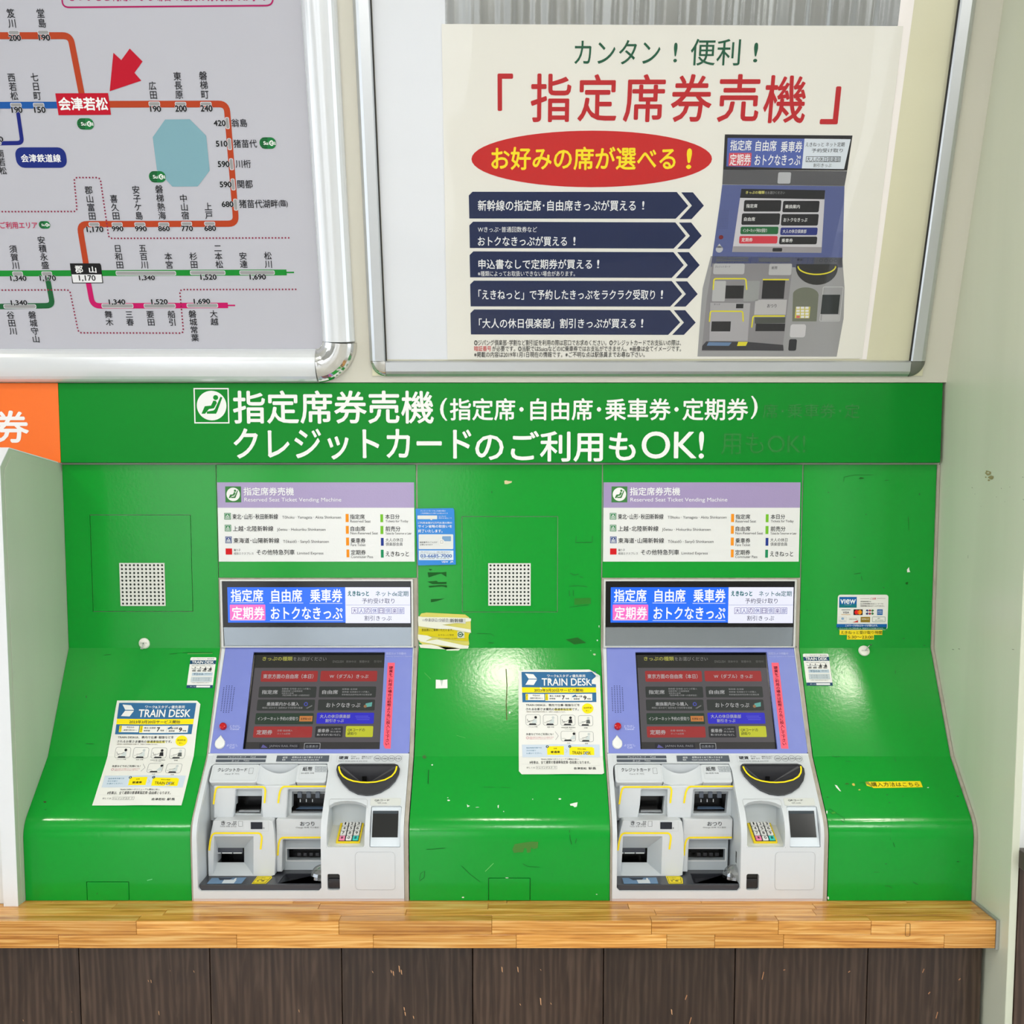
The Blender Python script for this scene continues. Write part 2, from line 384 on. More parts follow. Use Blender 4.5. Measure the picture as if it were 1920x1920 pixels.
# ------------------------------------------------------------------ surfaces of the place
XL, XR = -.985, .941                       # inner faces of the partition and of the side wall
ZC = .7445                                 # counter top
_arc = []
_r = .064; _cy, _cz = -.244 + _r, .8976 - .4276 * _r
for i in range(8):
    a = math.radians(46.3 * (1 - i / 7)); _arc.append((_cy - _r * math.cos(a), _cz + _r * math.sin(a)))
PROF = Chart([(0, 1.640), (0, 1.232), (-.1215, 1.0145)] + _arc + [(-.244, ZC)])
PROF.extra = [PROF.c[3] - .006, PROF.c[-2] + .006]
BACK = Chart([(0, 2.0), (0, .5)])
BOARD = Chart([(-.018 - .292 * .99, 1.8118 + .99), (-.018, 1.8118)])
BTH = math.atan(.292)
def boff(d):
    n = BOARD.n[0]; return Chart([(p.x + n.x * d, p.y + n.y * d) for p in BOARD.p])
SIGN = Chart([(-.018, 1.9), (-.018, 1.5)])
def vplane(y): return Chart([(y, 2.2), (y, .4)])
# ================================================================== the setting
def struct(o): o['kind'] = 'structure'; return o
struct(box('floor', -6, 5, -6.0, .1, -.1, 0, mat((196, 192, 184), .25, mott=(3, .3, (176, 172, 164), (1, 1, 1)))))
struct(box('ground_outside', -30, 30, -40, -6.0, -.14, -.04, mat((186, 184, 180), .8, mott=(.7, .4, (140, 138, 136), (1, 1, 1)))))
struct(box('ceiling', -6, 5, -6.2, .2, 2.84, 2.94, mat((228, 228, 224), .6)))
struct(box('wall_back', -6, 1.2, .004, .12, 0, 2.84, WALLP))
wb = struct(bent('wall_upper', BOARD, rect(-1.6, 0, XR, BOARD.c[-1]), [], .02, 0, WALLP))
# wall behind the camera: a station front with wide openings on the street
REAR = mat((168, 165, 158), .6)
for i, (a, b, c, d) in enumerate([(-6, -3.1, 0, 2.84), (-1.95, -1.7, 0, 2.84), (-.36, 2.5, 0, 2.84), (2.75, 5, 0, 2.84), (-3.1, -1.95, 2.45, 2.84), (-1.7, -.36, 2.45, 2.84), (2.5, 2.75, 2.3, 2.84)]):
    struct(box('wall_rear' if i == 0 else 'wall_rear.%03d' % i, a, b, -6.12, -6.0, c, d, REAR))
# side wall on the right with its white front edge
wr = struct(box('wall_right', XR, XR + .0145, -.387, .02, 0, 2.84, WALLR, bevel=.0015))
struct(box('wall_outer', XR + .0145, 2.2, -.372, -.25, 0, 2.84, mat((232, 232, 228), .5)))
wn = empty('wainscot', (1.2, -.39, 0), 'dark brown wainscot with a projecting cap at the right edge of the photo', 'wainscot')
box('cap_rail', .9545, 2.1, -.415, -.3725, .862, .896, mat((52, 42, 34), .4), wn, .002)
box('board', .9565, 2.1, -.389, -.3725, 0, .862, DWOOD, wn)
tr = bent('trim_right', PROF, rect(.9345, PROF.vz(1.636), XR - .0008, PROF.c[-1]), [], .02, .0035, SEAL); struct(tr)
# stains on the right wall
P = Print(vplane(0))
class SideChart:
    def __init__(s, x): s.x = x
    def loc(s, px, py):
        r = ray(px, py); t = (s.x - CAM.x) / r.x; return CAM.y + t * r.y, -(CAM.z + t * r.z)
    def pt(s, u, v, off=0): return Vector((s.x - off, u, -v))
SW = SideChart(XR); pr = Print(SW, .0006, (1490, 860, 4.363))
for (x, y, rx, ry) in [(1583, 118, 26, 20), (1608, 155, 24, 16), (1590, 176, 8, 6), (1565, 152, 7, 5)]:
    pts = [(x + rx * (1 + .3 * random.uniform(-1, 1)) * math.cos(a), y + ry * (1 + .3 * random.uniform(-1, 1)) * math.sin(a)) for a in [k * .52 for k in range(12)]]
    pr.poly(pts, (150, 140, 98), 0, 'stain')
pr.poly([(x + 1586, y + 115) for x, y in ell(0, 0, 11, 8, 10)], (190, 188, 164), 1, 'stain')
for (x, y, l, t) in [(1475, 290, 4, 0), (1525, 388, 4, 1), (1450, 235, 9, .6), (1650, 312, 5, .3), (1760, 232, 5, 0), (1690, 240, 8, .8), (1720, 350, 5, 1), (1420, 790, 25, 1.57), (1340, 1555, 14, .2), (1290, 1560, 16, .1), (1780, 1560, 18, .05), (1870, 330, 12, .9), (1865, 150, 9, .3)]:
    pr.line([(x, y), (x + l * math.cos(t), y + l * math.sin(t))], 2.4, (140, 142, 124), 0, 'scratch')
pr.build(wr)
# ------------------------------------------------------------------ counter
ct = empty('counter', (-.2, -.3, ZC), 'light laminated wood counter top with a thick front edge under the ticket machines', 'counter')
YF, YB, ZL = -.351, -.225, ZC - .0545
LIP = vplane(YF)
def stave(x0, x1, y0, y1, z0, z1): return box('stave', x0 + .0003, x1 - .0003, y0 + .0002, y1 - .0002, z0 + .0002, z1 - .0002, OAK, ct, .0006, 1)
zm = ZC - .0275
def xs_at(y, z, pxs, ref): return [(q - CX) / FPX * ref for q in pxs]
r1 = [-1.35] + [(q - CX) / FPX * 1.975 for q in (-60, 255, 635, 922, 1222, 1460, 1634)] + [.9345]
r2 = [-1.35] + [(q - CX) / FPX * 1.98 for q in (-130, 110, 444, 700, 968, 1250, 1340, 1469, 1770)] + [.9345]
for a in (r1, r2):
    z = (zm, ZC) if a is r1 else (ZL, zm)
    for i in range(len(a) - 1): stave(a[i], a[i + 1], YF, YF + .030, *z)
for k, (y0, y1) in enumerate([(YF + .030, YF + .062), (YF + .062, YF + .095), (YF + .095, YB)]):
    x = -1.35; q = [.31, .17, .42][k]
    while x < .9345:
        e = min(.9345, x + q); stave(x, e, y0, y1, ZL, ZC); x = e; q = random.uniform(.28, .5)
box('end_trim', .9347, XR - .0005, YF - .002, YB, ZL - .002, ZC + .0025, mat((170, 172, 168), .4, .4), ct, .0006)
pr = Print(LIP, .0006, (1280, 1560, 3)); pr.frame(1252, 513, 1280, 586, (96, 66, 34), 2.2, 0, 'pencil_mark', 8); pr.build(ct)
# dark boards under the counter
ap = empty('wainscot', (0, -.302, 0), 'dark brown stained wooden boards closing the front below the counter', 'panelling')
jx = [147, 392.5, 640, 886, 1132, 1379, 1628]
J = [-1.36] + [(q - CX) / FPX * 2.0305 for q in (-100,)] + [(q - CX) / FPX * 2.0305 for q in jx] + [(1843 - CX) / FPX * 2.0305]
APC = vplane(-.302)
boards = []
for i in range(len(J) - 1):
    boards.append(box('board', J[i] + .0009, J[i + 1] - .0009, -.302, -.284, 0, ZL - .001, DWOOD, ap, .0008, 1))
box('backing_board', -1.36, J[-1] - .002, -.282, -.27, 0, ZL - .002, mat((10, 8, 7), .8), ap)
pr = Print(APC, .0005, (0, 1650, 3))
for (x, y, h) in [(834, 568, 14), (849, 570, 20), (1090, 515, 14), (893, 748, 26), (1681, 736, 18), (130, 790, 12), (956, 510, 8), (403, 742, 8)]:
    pr.poly([(x - 2, y - h / 2), (x + 2, y - h / 2 + 3), (x + 4, y + h / 2), (x + 1, y + h / 2 - 4)], (206, 160, 116), 0, 'wood_chip')
pr.tf = (640, 1650, 3)
for (x, y, h) in [(175, 517, 14), (280, 515, 20), (292, 525, 30), (325, 500, 40), (337, 518, 30), (353, 725, 24), (358, 752, 26), (405, 772, 20), (903, 503, 34), (992, 503, 34), (1120, 505, 12), (1120, 683, 44), (1178, 695, 14), (1857, 742, 34), (1005, 700, 14)]:
    pr.poly([(x - 3, y - h / 2), (x + 3, y - h / 2 + 5), (x + 5, y + h / 2), (x, y + h / 2 - 6)], (214, 166, 122), 0, 'wood_chip')
pr.tf = (1280, 1560, 3)
for (x, y, h) in [(450, 808, 46), (935, 785, 12), (1352, 780, 26), (42, 1060, 40), (1428, 1030, 40), (1556, 828, 14), (18, 930, 30), (1385, 905, 16), (570, 775, 8)]:
    pr.poly([(x + 4, y - h / 2), (x + 8, y - h / 2 + 4), (x - 2, y + h / 2), (x - 6, y + h / 2 - 4)], (176, 128, 92), 0, 'wood_chip')
pr.build(ap)
# ------------------------------------------------------------------ partition at the left and what stands beyond it
def prism(name, outline, x0, x1, m, parent=None, bevel=0.0):
    n = len(outline); v = [(x0, y, z) for y, z in outline] + [(x1, y, z) for y, z in outline]
    f = [tuple(range(n)), tuple(range(2 * n - 1, n - 1, -1))] + [(i, n + i, n + (i + 1) % n, (i + 1) % n) for i in range(n)]
    return mk(name, v, f, m, parent, bevel=bevel)
pa = empty('partition', (-1.0, -.13, ZC), 'pale grey partition with chamfered top standing on the counter at the left end of the green panels', 'partition')
PCOL = mat((184, 194, 172), .32, bmp=(8, .05, .004), mott=(3, .35, (168, 178, 158), (1, 3, .35)))
po = [(.003, ZC), (.003, 1.638), (-.236, 1.654), (-.273, 1.616), (-.273, ZC)]
prism('core', po, -1.0135, -.9862, PCOL, pa)
pi_ = [(.003, ZC), (.003, 1.6225), (-.231, 1.638), (-.2585, 1.610), (-.2585, ZC)]
prism('inner_face', pi_, -.9861, XL, PCOL, pa, .0006)
for nm, a, b in (('edge_band', po[1], po[2]), ('edge_band', po[2], po[3]), ('edge_band', po[3], po[4])):
    d = Vector((b[0] - a[0], b[1] - a[1])); nn = Vector((d.y, -d.x)).normalized()
    nn = nn if nn.x * (-.13 - a[0]) + nn.y * (1.2 - a[1]) < 0 else -nn
    o = [(a[0], a[1]), (b[0], b[1]), (b[0] + nn.x * .002, b[1] + nn.y * .002), (a[0] + nn.x * .002, a[1] + nn.y * .002)]
    prism(nm, o, -1.014, -.9852, mat((226, 228, 230), .4), pa)
box('neighbouring_panel', -1.36, -1.0175, -.262, .003, ZC, 1.637, mat((226, 227, 226), .4), None, .002)
tag(bpy.data.objects['neighbouring_panel'], 'white panel edge left of the pale partition at the photo border', 'panel')
# ------------------------------------------------------------------ signs
os_ = empty('orange_sign', (-1.15, -.018, 1.64), 'orange sign strip with a white character cut off at the left border', 'sign')
bent('board', SIGN, rect(-1.36, SIGN.vz(1.8105), -.9795, SIGN.vz(1.640)), [], .016, 0, mat((241, 108, 0), .35), os_)
pr = Print(SIGN, .0006, (0, 700, 3.84)); pr.text('券', -52, 268, 210, 502, (236, 236, 236), .02); pr.build(os_)
gs = empty('green_sign', (0, -.018, 1.64), 'long green sign with two lines of white Japanese lettering above the ticket machines', 'sign')
X1 = (1763 - CX) / FPX * 2.232
bent('board', SIGN, rect(-.979, SIGN.vz(1.8105), X1, SIGN.vz(1.640)), [], .016, 0, GREENS, gs, .0008)
pr = Print(SIGN, .0006, (350, 715, 3.491))
W = (238, 238, 236)
def seat_icon(pr, cx, cy, k, g, frame=True):
    """white disc with a green passenger in a reclining seat; k = disc radius"""
    q = lambda pts: [(cx + x * k, cy + y * k) for x, y in pts]
    pr.ellipse(cx - k, cy - k, cx + k, cy + k, W, 1, 'pictogram_disc', 36)
    pr.ellipse(cx + .10 * k, cy - .71 * k, cx + .44 * k, cy - .37 * k, g, 2, 'pictogram')
    pr.poly(q([(.60, -.60), (.72, -.54), (.38, .40), (.30, .55), (-.32, .55), (-.32, .40), (.12, .33), (.22, .24)]), g, 2, 'pictogram')
    pr.poly(q([(.12, -.34), (.28, -.32), (.36, -.18), (.16, .18), (-.18, .24), (-.44, .55), (-.68, .55), (-.46, .04), (-.04, .0)]), g, 2, 'pictogram')
pr.frame(48, 44, 278, 276, W, 8, 0, 'pictogram_border'); seat_icon(pr, 164, 159, 97, GREENS)
pr.text('指定席券売機', 303, 60, 1618, 278, W, .016)
pr.text('(', 1658, 110, 1706, 258, W, .01)
pr.text('クレジットカードの', 308, 308, 2020, 520, W, .016) if 0 else None
pr.tf = (890, 715, 2.909)
pr.text('指定席･自由席･乗車券･定期券', 843.5 * 2.909 - 890 * 2.909, 92, 1492, 214, W, .016)
pr.text(')', 1506, 80, 1543, 205, W, .01)
pr.tf = (0, 0, 1)
pr.text('クレジットカード', 438, 803, 884, 862, W, .016)
pr.text('のご利用も', 891, 808, 1192, 866, W, .016)
pr.text('OK!', 1203, 809, 1320, 860, W, .01)
# ghost of removed lettering
G2 = mat((0, 122, 30), .25)
pr.text('席･乗車券･定', 1430, 757, 1612, 784, G2, 0, 0, 'lettering_ghost')
pr.text('用もOK!', 1352, 812, 1510, 852, G2, 0, 0, 'lettering_ghost')
pr.build(gs)
# ------------------------------------------------------------------ green panels
def circ(cx, cy, r, n=8, a=22.5): return [(cx + r * math.cos(math.radians(a + 360 * i / n)), cy + r * math.sin(math.radians(a + 360 * i / n))) for i in range(n)]
def grille(parent, x0, y0, x1, y1, nx=11, ny=11):
    u0, v0, u1, v1 = lrect(BACK, x0, y0, x1, y1); V = []; F = []
    mu, mv = (u1 - u0) * .035, (v1 - v0) * .03
    cu = (u1 - u0 - 2 * mu * .3) / nx; cv = (v1 - v0 - 2 * mv * .3) / ny; a0 = u0 + mu * .3; b0 = v0 + mv * .3
    r = .29 * cu
    for i in range(nx):
        for j in range(ny):
            ca, cb = a0 + cu * (i + .5), b0 + cv * (j + .5); n = len(V)
            sq = []
            for k in range(8):
                an = math.radians(45 * k); c, s = math.cos(an), math.sin(an); m_ = max(abs(c), abs(s)); sq.append((ca + c / m_ * cu / 2, cb + s / m_ * cv / 2))
            ho = [(ca + r * math.cos(math.radians(45 * k)), cb + r * math.sin(math.radians(45 * k))) for k in range(8)]
            V += [BACK.pt(*p, .0022) for p in sq] + [BACK.pt(*p, .0022) for p in ho] + [BACK.pt(*p, .0004) for p in ho]
            for k in range(8):
                l = (k + 1) % 8; F += [(n + k, n + l, n + 8 + l, n + 8 + k), (n + 8 + k, n + 8 + l, n + 16 + l, n + 16 + k)]
    g = mk('speaker_grille', V, F, mat((222, 222, 216), .4), parent)
    bent('grille_backing', BACK, rect(u0 + .0005, v0 + .0005, u1 - .0005, v1 - .0005), [], 0, .0005, mat((24, 40, 30), .7), g)
    bent('grille_rim', BACK, rect(u0, v0, u1, v1), [rect(a0, b0, a0 + cu * nx, b0 + cv * ny)], .0015, .0024, mat((222, 222, 216), .4), g)
def panel(label, xl, xr, hatch=None, small=None):
    cx = (xl + xr) / 2; o = empty('cladding', (cx, -.24, ZC), label, 'cladding', 'green cladding panels between and beside the machines')
    v0, v1 = PROF.vz(1.6365), PROF.c[-1] - .0006; holes = []
    if hatch:
        h = lrect(BACK, *hatch); dz = PROF.vz(1.640) - (BACK.vz(1.640)); h = (h[0], h[1] + dz, h[2], h[3] + dz); holes.append(rect(*h))
    if small:
        s = lrect(PROF, *small); s = (s[0], s[1], s[2], s[3]); holes.append(rect(*s)) if s[3] < v1 - .004 else None
    out = rect(xl, v0, xr, v1)
    if small and s[3] >= v1 - .004: out = [(xl, v0), (xr, v0), (xr, v1), (s[2], v1), (s[2], s[1]), (s[0], s[1]), (s[0], v1), (xl, v1)]
    cuts = [('u', xl + (xr - xl) * k / 6) for k in range(1, 6)]
    bent('face', PROF, out, holes, .003, 0, GREEN, o, cuts=cuts)
    g = .0012
    if hatch:
        bent('hatch', PROF, rect(h[0] + g, h[1] + g, h[2] - g, h[3] - g), [], .004, .0003, GREEN, o, .0006)
        bent('gap_backing', PROF, rect(h[0] - .004, h[1] - .004, h[2] + .004, h[3] + .004), [], 0, -.0045, mat((4, 44, 14), .8), o)
    if small:
        bent('floor_hatch', PROF, rect(s[0] + g, s[1] + g, s[2] - g, min(s[3], v1)), [], .004, .0005, GREEN, o, .0006)
        bent('gap_backing', PROF, rect(s[0] - .004, s[1] - .004, s[2] + .004, min(s[3], v1)), [], 0, -.0045, mat((4, 44, 14), .8), o)
    return o
ML, MR = -.647, -.206; DX = .8475
gl = panel('green panel with square white speaker grille beside the pale partition', XL + .0008, ML - .0008, (171, 965, 360, 1147), (162.5, 1653, 242.5, 1691))
gc = panel('green panel between the two machines with white speaker grille and torn yellow sticker', MR + .0008, ML + DX - .0008, (866, 968, 1046, 1148), (915.5, 1646, 994.5, 1689))
gr = panel('green panel with card logo sticker beside the right wall, no speaker grille', MR + DX + .0008, .9337)
grille(gl, 225.5, 1055.5, 310, 1136); grille(gc, 915.5, 1056, 995, 1135.5)
GDK = (10, 92, 26); OLV = (70, 120, 40)
def marks(parent, tf, items, ch=PROF):
    pr = Print(ch, .0006, tf)
    for it in items:
        k, c = it[0], it[1]
        if k == 'l': pr.line(it[3], it[2], c, 0, 'scratch')
        else: pr.poly(it[2], c, 0, 'paint_chip' if c[0] > 180 else 'adhesive_mark')
    pr.build(parent)
WC = (234, 236, 228)
def blob(x, y, rx, ry, n=9): return [(x + rx * random.uniform(.6, 1.2) * math.cos(a), y + ry * random.uniform(.6, 1.2) * math.sin(a)) for a in [2 * math.pi * k / n for k in range(n)]]
marks(gc, (760, 1240, 4.174), [('p', WC, blob(337, 1088, 12, 7)), ('p', WC, blob(333, 1068, 5, 4)), ('p', WC, [(482, 1118), (490, 1128), (506, 1132), (486, 1143)]), ('p', WC, blob(566, 1143, 18, 2)),
    ('p', WC, [(722, 1130), (732, 1124), (730, 1150), (724, 1148)]), ('p', WC, [(1288, 1118), (1325, 1108), (1348, 1104), (1342, 1138), (1325, 1143), (1312, 1132), (1292, 1130)]), ('p', WC, blob(1207, 1078, 12, 6)), ('p', WC, blob(997, 1080, 4, 4)),
    ('p', WC, blob(816, 402, 8, 8)), ('p', WC, blob(211, 811, 8, 6)), ('p', WC, blob(452, 1846, 12, 5)), ('p', WC, blob(795, 1694, 14, 3)), ('p', WC, blob(1498, 1822, 6, 3)), ('p', WC, blob(770, 1176, 5, 4)),
    ('p', (72, 128, 52), [(838, 1470), (856, 1430), (890, 1424), (930, 1418), (990, 1410), (1040, 1412), (1036, 1460), (1005, 1468), (984, 1456), (980, 1494), (952, 1498), (948, 1462), (930, 1462), (922, 1494), (890, 1494), (850, 1498)]),
    ('l', (90, 110, 50), 8, [(788, 60), (796, 200), (790, 330), (794, 460)]), ('l', (150, 170, 110), 4, [(793, 300), (788, 380)]), ('l', GDK, 6, [(182, 850), (178, 960)]), ('l', GDK, 5, [(1284, 1320), (1290, 1390), (1302, 1432)]), ('l', GDK, 4, [(1340, 1385), (1330, 1424)]),
    ('l', GDK, 4, [(165, 1472), (240, 1468), (312, 1460)]), ('l', GDK, 3, [(440, 1600), (500, 1660), (585, 1725)]), ('l', GDK, 3, [(918, 1582), (960, 1606), (1050, 1610)]), ('l', (120, 200, 110), 4, [(625, 1644), (690, 1580)]), ('l', GDK, 3, [(110, 1710), (120, 1660), (150, 1640), (150, 1690), (112, 1718)]),
    ('p', (60, 110, 50), blob(150, 752, 20, 16)), ('l', GDK, 2, [(750, 985), (820, 992)]), ('l', GDK, 3, [(610, 984), (700, 986)]), ('l', (80, 170, 80), 2, [(400, 580), (470, 600)]), ('l', (100, 180, 90), 2, [(150, 90), (200, 140)])])
marks(gc, (760, 860, 4.923), [('p', (222, 206, 160), [(914, 205), (930, 200), (950, 206), (985, 208), (980, 222), (940, 236), (916, 234)]), ('p', (12, 90, 24), [(205, 1050), (330, 1050), (380, 1045), (378, 1090), (330, 1060), (215, 1096)]), ('p', (12, 90, 24), [(202, 1135), (290, 1128), (300, 1140), (380, 1138), (380, 1158), (250, 1158)]), ('p', (12, 90, 24), [(215, 1175), (330, 1165), (385, 1170), (384, 1190), (340, 1180), (220, 1190)]), ('p', (12, 90, 24), [(235, 1298), (360, 1292), (290, 1316), (238, 1325)]), ('p', (12, 90, 24), [(215, 1018), (250, 1022), (230, 1034)]),
    ('p', (40, 128, 36), [(1560, 1290), (1710, 1285), (1712, 1340), (1560, 1350)]), ('p', (24, 100, 28), [(1480, 1670), (1590, 1650), (1670, 1700), (1560, 1715)]), ('l', GDK, 5, [(1570, 775), (1725, 772)]), ('l', GDK, 4, [(1512, 1178), (1600, 1172), (1680, 1184)]), ('l', GDK, 4, [(1512, 1215), (1516, 1270)]), ('l', GDK, 4, [(1550, 1215), (1552, 1268)]), ('l', GDK, 4, [(1515, 1372), (1690, 1350)]), ('l', GDK, 3, [(660, 1615), (790, 1618), (818, 1640)]), ('l', GDK, 5, [(770, 1700), (818, 1702)]), ('l', GDK, 6, [(798, 300), (798, 318)]), ('l', GDK, 3, [(1578, 715), (1572, 770)]), ('l', GDK, 3, [(1728, 712), (1726, 770)]), ('l', GDK, 4, [(1520, 1055), (1560, 1075), (1600, 1065)]), ('l', GDK, 4, [(1610, 1090), (1640, 1098)]), ('p', WC, blob(1788, 1548, 5, 12)), ('p', WC, blob(1772, 1676, 7, 9)), ('p', (190, 200, 170), blob(1745, 1808, 14, 12)), ('p', WC, blob(1712, 1772, 4, 3))])
marks(gr, (1490, 860, 4.363), [('p', WC, [(918, 908), (934, 888), (938, 912), (944, 928), (920, 930)]), ('l', GDK, 4, [(485, 945), (540, 935)]), ('l', GDK, 3, [(546, 960), (550, 995)]), ('l', GDK, 4, [(480, 808), (498, 806)]), ('l', GDK, 3, [(740, 178), (770, 176)]), ('p', GDK, blob(727, 1056, 8, 4)), ('p', (20, 100, 22), blob(916, 1020, 16, 12)), ('p', GDK, blob(583, 456, 5, 4)), ('p', GDK, blob(275, 276, 5, 4)), ('p', GDK, blob(1020, 292, 5, 8)), ('l', (20, 100, 20), 3, [(930, 475), (934, 590)]), ('l', GDK, 3, [(385, 1735), (385, 1760)]), ('l', GDK, 3, [(824, 1730), (822, 1760)]), ('l', (24, 110, 30), 3, [(400, 190), (405, 150), (480, 135), (640, 132)]), ('p', (26, 108, 32), blob(545, 160, 22, 10)), ('p', GDK, blob(100, 1238, 6, 3)), ('p', GDK, blob(890, 1470, 10, 3)), ('p', GDK, blob(1060, 1528, 10, 3))])
marks(gr, (1540, 1400, 6), [('l', GDK, 5, [(120, 108), (160, 116), (210, 112)]), ('l', GDK, 3, [(780, 940), (775, 1050)]), ('l', GDK, 5, [(808, 1078), (826, 1130)]), ('l', GDK, 4, [(270, 164), (335, 166)]), ('l', GDK, 4, [(826, 130), (836, 170)]), ('p', GDK, blob(742, 543, 12, 5)), ('p', GDK, blob(918, 562, 8, 5)), ('p', GDK, blob(764, 630, 7, 7)), ('p', GDK, blob(1532, 560, 14, 7)), ('p', GDK, blob(726, 1318, 10, 6)), ('p', GDK, blob(1536, 1292, 18, 5)), ('l', GDK, 5, [(715, 1565), (760, 1566), (790, 1590)]), ('l', GDK, 5, [(1030, 1520), (1085, 1552)]), ('l', GDK, 4, [(80, 706), (100, 702), (262, 812), (256, 852), (76, 728)]), ('l', GDK, 3, [(590, 1412), (650, 1412)]), ('p', (60, 150, 40), blob(140, 745, 24, 14)), ('p', WC, [(150, 430), (175, 438), (222, 505), (205, 500), (168, 462)]), ('p', WC, blob(62, 738, 8, 22)), ('p', WC, blob(76, 1700, 10, 18)), ('p', (210, 190, 90), blob(362, 425, 20, 16)), ('p', (200, 190, 90), blob(428, 486, 14, 8)), ('p', (44, 110, 30), blob(290, 420, 26, 12)), ('l', GDK, 4, [(430, 410), (470, 400), (490, 440)]), ('p', GDK, blob(70, 570, 10, 8)), ('p', WC, blob(1198, 462, 12, 5))])
marks(gl, (0, 1100, 3.0975), [('p', (60, 20, 20), blob(262, 1251, 10, 5)), ('l', GDK, 3, [(604, 398), (645, 394)]), ('l', GDK, 3, [(985, 392), (1030, 388)]), ('p', GDK, blob(502, 640, 3, 8)), ('l', GDK, 3, [(498, 912), (545, 914)]), ('p', GDK, blob(264, 1296, 5, 3)), ('l', GDK, 3, [(470, 1134), (476, 1140)]), ('l', (120, 220, 150), 3, [(855, 1706), (885, 1698)]), ('l', GDK, 3, [(562, 1788), (568, 1776)]), ('l', GDK, 3, [(1060, 384), (1235, 382)]), ('l', (90, 160, 80), 5, [(1090, 390), (1235, 388)])])
# ================================================================== fare map board
def sweep(name, ch, pts, sec, m, parent, nflip=1, smooth=True, ends=True):
    P = [Vector(p) for p in pts]; V = []; k = len(sec)
    for i, p in enumerate(P):
        d1 = (P[i] - P[i - 1]).normalized() if i else None; d2 = (P[i + 1] - P[i]).normalized() if i < len(P) - 1 else None
        d = ((d1 or d2) + (d2 or d1)).normalized(); n = Vector((-d.y, d.x)) * nflip; c = 1 / max(.3, abs(d.dot(d1 or d2)))
        for a, h in sec: q = p + n * a * c; V.append(ch.pt(q.x, q.y, h))
    F = [(i * k + j, i * k + (j + 1) % k, (i + 1) * k + (j + 1) % k, (i + 1) * k + j) for i in range(len(P) - 1) for j in range(k)]
    if ends: F += [tuple(range(k)), tuple(range((len(P) - 1) * k + k - 1, (len(P) - 1) * k - 1, -1))]
    return mk(name, V, F, m, parent, smooth=smooth)
def arcpts(cx, cy, r, a0, a1, n=14): return [(cx + r * math.cos(math.radians(a0 + (a1 - a0) * i / n)), cy + r * math.sin(math.radians(a0 + (a1 - a0) * i / n))) for i in range(n + 1)]
fb = empty('fare_map_board', (-.75, -.1, 1.83), 'railway fare map board with rounded silver frame and chrome corner at upper left', 'map board')
B6 = boff(.012)
def dome(w, h, n=12): return [(0, .001)] + [(0, h * .35)] + [(w / 2 - w / 2 * math.cos(math.pi * (i + 1) / (n + 1)), h * math.sin(math.pi * (i + 1) / (n + 1)) ** .8) for i in range(n)] + [(w, .001)]
ui, vi = B6.loc(606, 661); uo = B6.loc(664.6, 640)[0]; vo = B6.loc(600, 717.5)[1]
uc, vc = B6.loc(590.6, 640); wd = uo - ui; ri = ui - uc
# rail along the right side and along the bottom, with the chrome corner between
uc = ui - .016; vc = B6.loc(600, 640)[1]; ri = .016; wd = uo - ui
vin = vc + ri
sweep('frame_rail', BOARD, [(ui, 0.0), (ui, vc)], dome(wd, .030), ALUW, fb, -1)
sweep('frame_rail', BOARD, [(uc, vin), (-1.5, vin)], dome(vo - vin, .030), ALUW, fb, -1)
sweep('corner_cap', BOARD, arcpts(uc, vc, ri, 0, 90), dome((wd + vo - vin) / 2 + .002, .034), CHROME, fb, -1)['label'] = 'polished chrome corner cap'
bent('map_sheet', BOARD, rect(-1.5, 0.0, ui + .003, vin + .003), [], .004, .007, mat((186, 186, 195), .28, spec=.35), fb)
B7 = boff(.007); pr = Print(B7, .0004); pr.ch = B7
K = (26, 26, 30); BR = (176, 62, 26); RED = (186, 2, 36); HALO = (204, 204, 210)
def num(t, x0, y0, x1, y1):
    pr.text(t, x0, y0, x1, y1, HALO, .085, 4, 'number_outline'); d = (x1 - x0) * .012 * 3 / len(t)
    pr.text(t, x0 + d * 2, y0 + d, x1 - d * 2, y1 - d, K, .036, 6, 'fare_number')
def vt(t, x, y0, y1, w): pr.vtext(t, x, y0, y1, w, K, .008, 5, 'station_name')
def mark(x0, y0, x1, y1):
    g = 1.1 * pr.tf[2]; pr.rect(x0 - g, y0 - g, x1 + g, y1 + g, HALO, 2, 'marker_outline', 12); pr.rect(x0, y0, x1, y1, (150, 150, 150), 3, 'station_marker', 12)
pr.tf = (0, 0, 1)
pr.line([(-20, 67), (132, 67), (158, 200)], 11.6, BR, 1, 'route_line', 14)
pr.line([(180, 195.6), (425, 195), (443, 419.5), (149, 420.3), (163, 505)], 11.4, BR, 1, 'route_line', 15)
pr.line([(-20, 197.5), (120, 197)], 11.5, (18, 84, 160), 1, 'route_line')
pr.line([(33, 205), (42, 268), (-20, 269)], 7.2, (16, 30, 118), 1, 'route_line', 9)
pr.line([(-20, 512.8), (537.5, 510.8)], 10.4, (18, 134, 44), 1, 'route_line'); pr.line([(535, 510.8), (551.5, 510.8)], 2.6, (18, 134, 44), 1, 'route_line')
pr.line([(89, 520), (99, 573), (-20, 575)], 10, (24, 92, 50), 1, 'route_line', 12)
pr.line([(165, 525), (174, 573.6), (427.5, 572.6)], 10, (190, 14, 96), 1, 'route_line', 14); pr.line([(426, 572.6), (441, 572.6)], 2.6, (190, 14, 96), 1, 'route_line')
pr.poly([(309.7, 224.2), (355.8, 223.5), (386.7, 254.6), (393.3, 320), (370.8, 349.6), (323.5, 350), (294.3, 318.6), (286.4, 257.3)], (124, 166, 178), 1, 'lake_shape')
mg = (172, 16, 92)
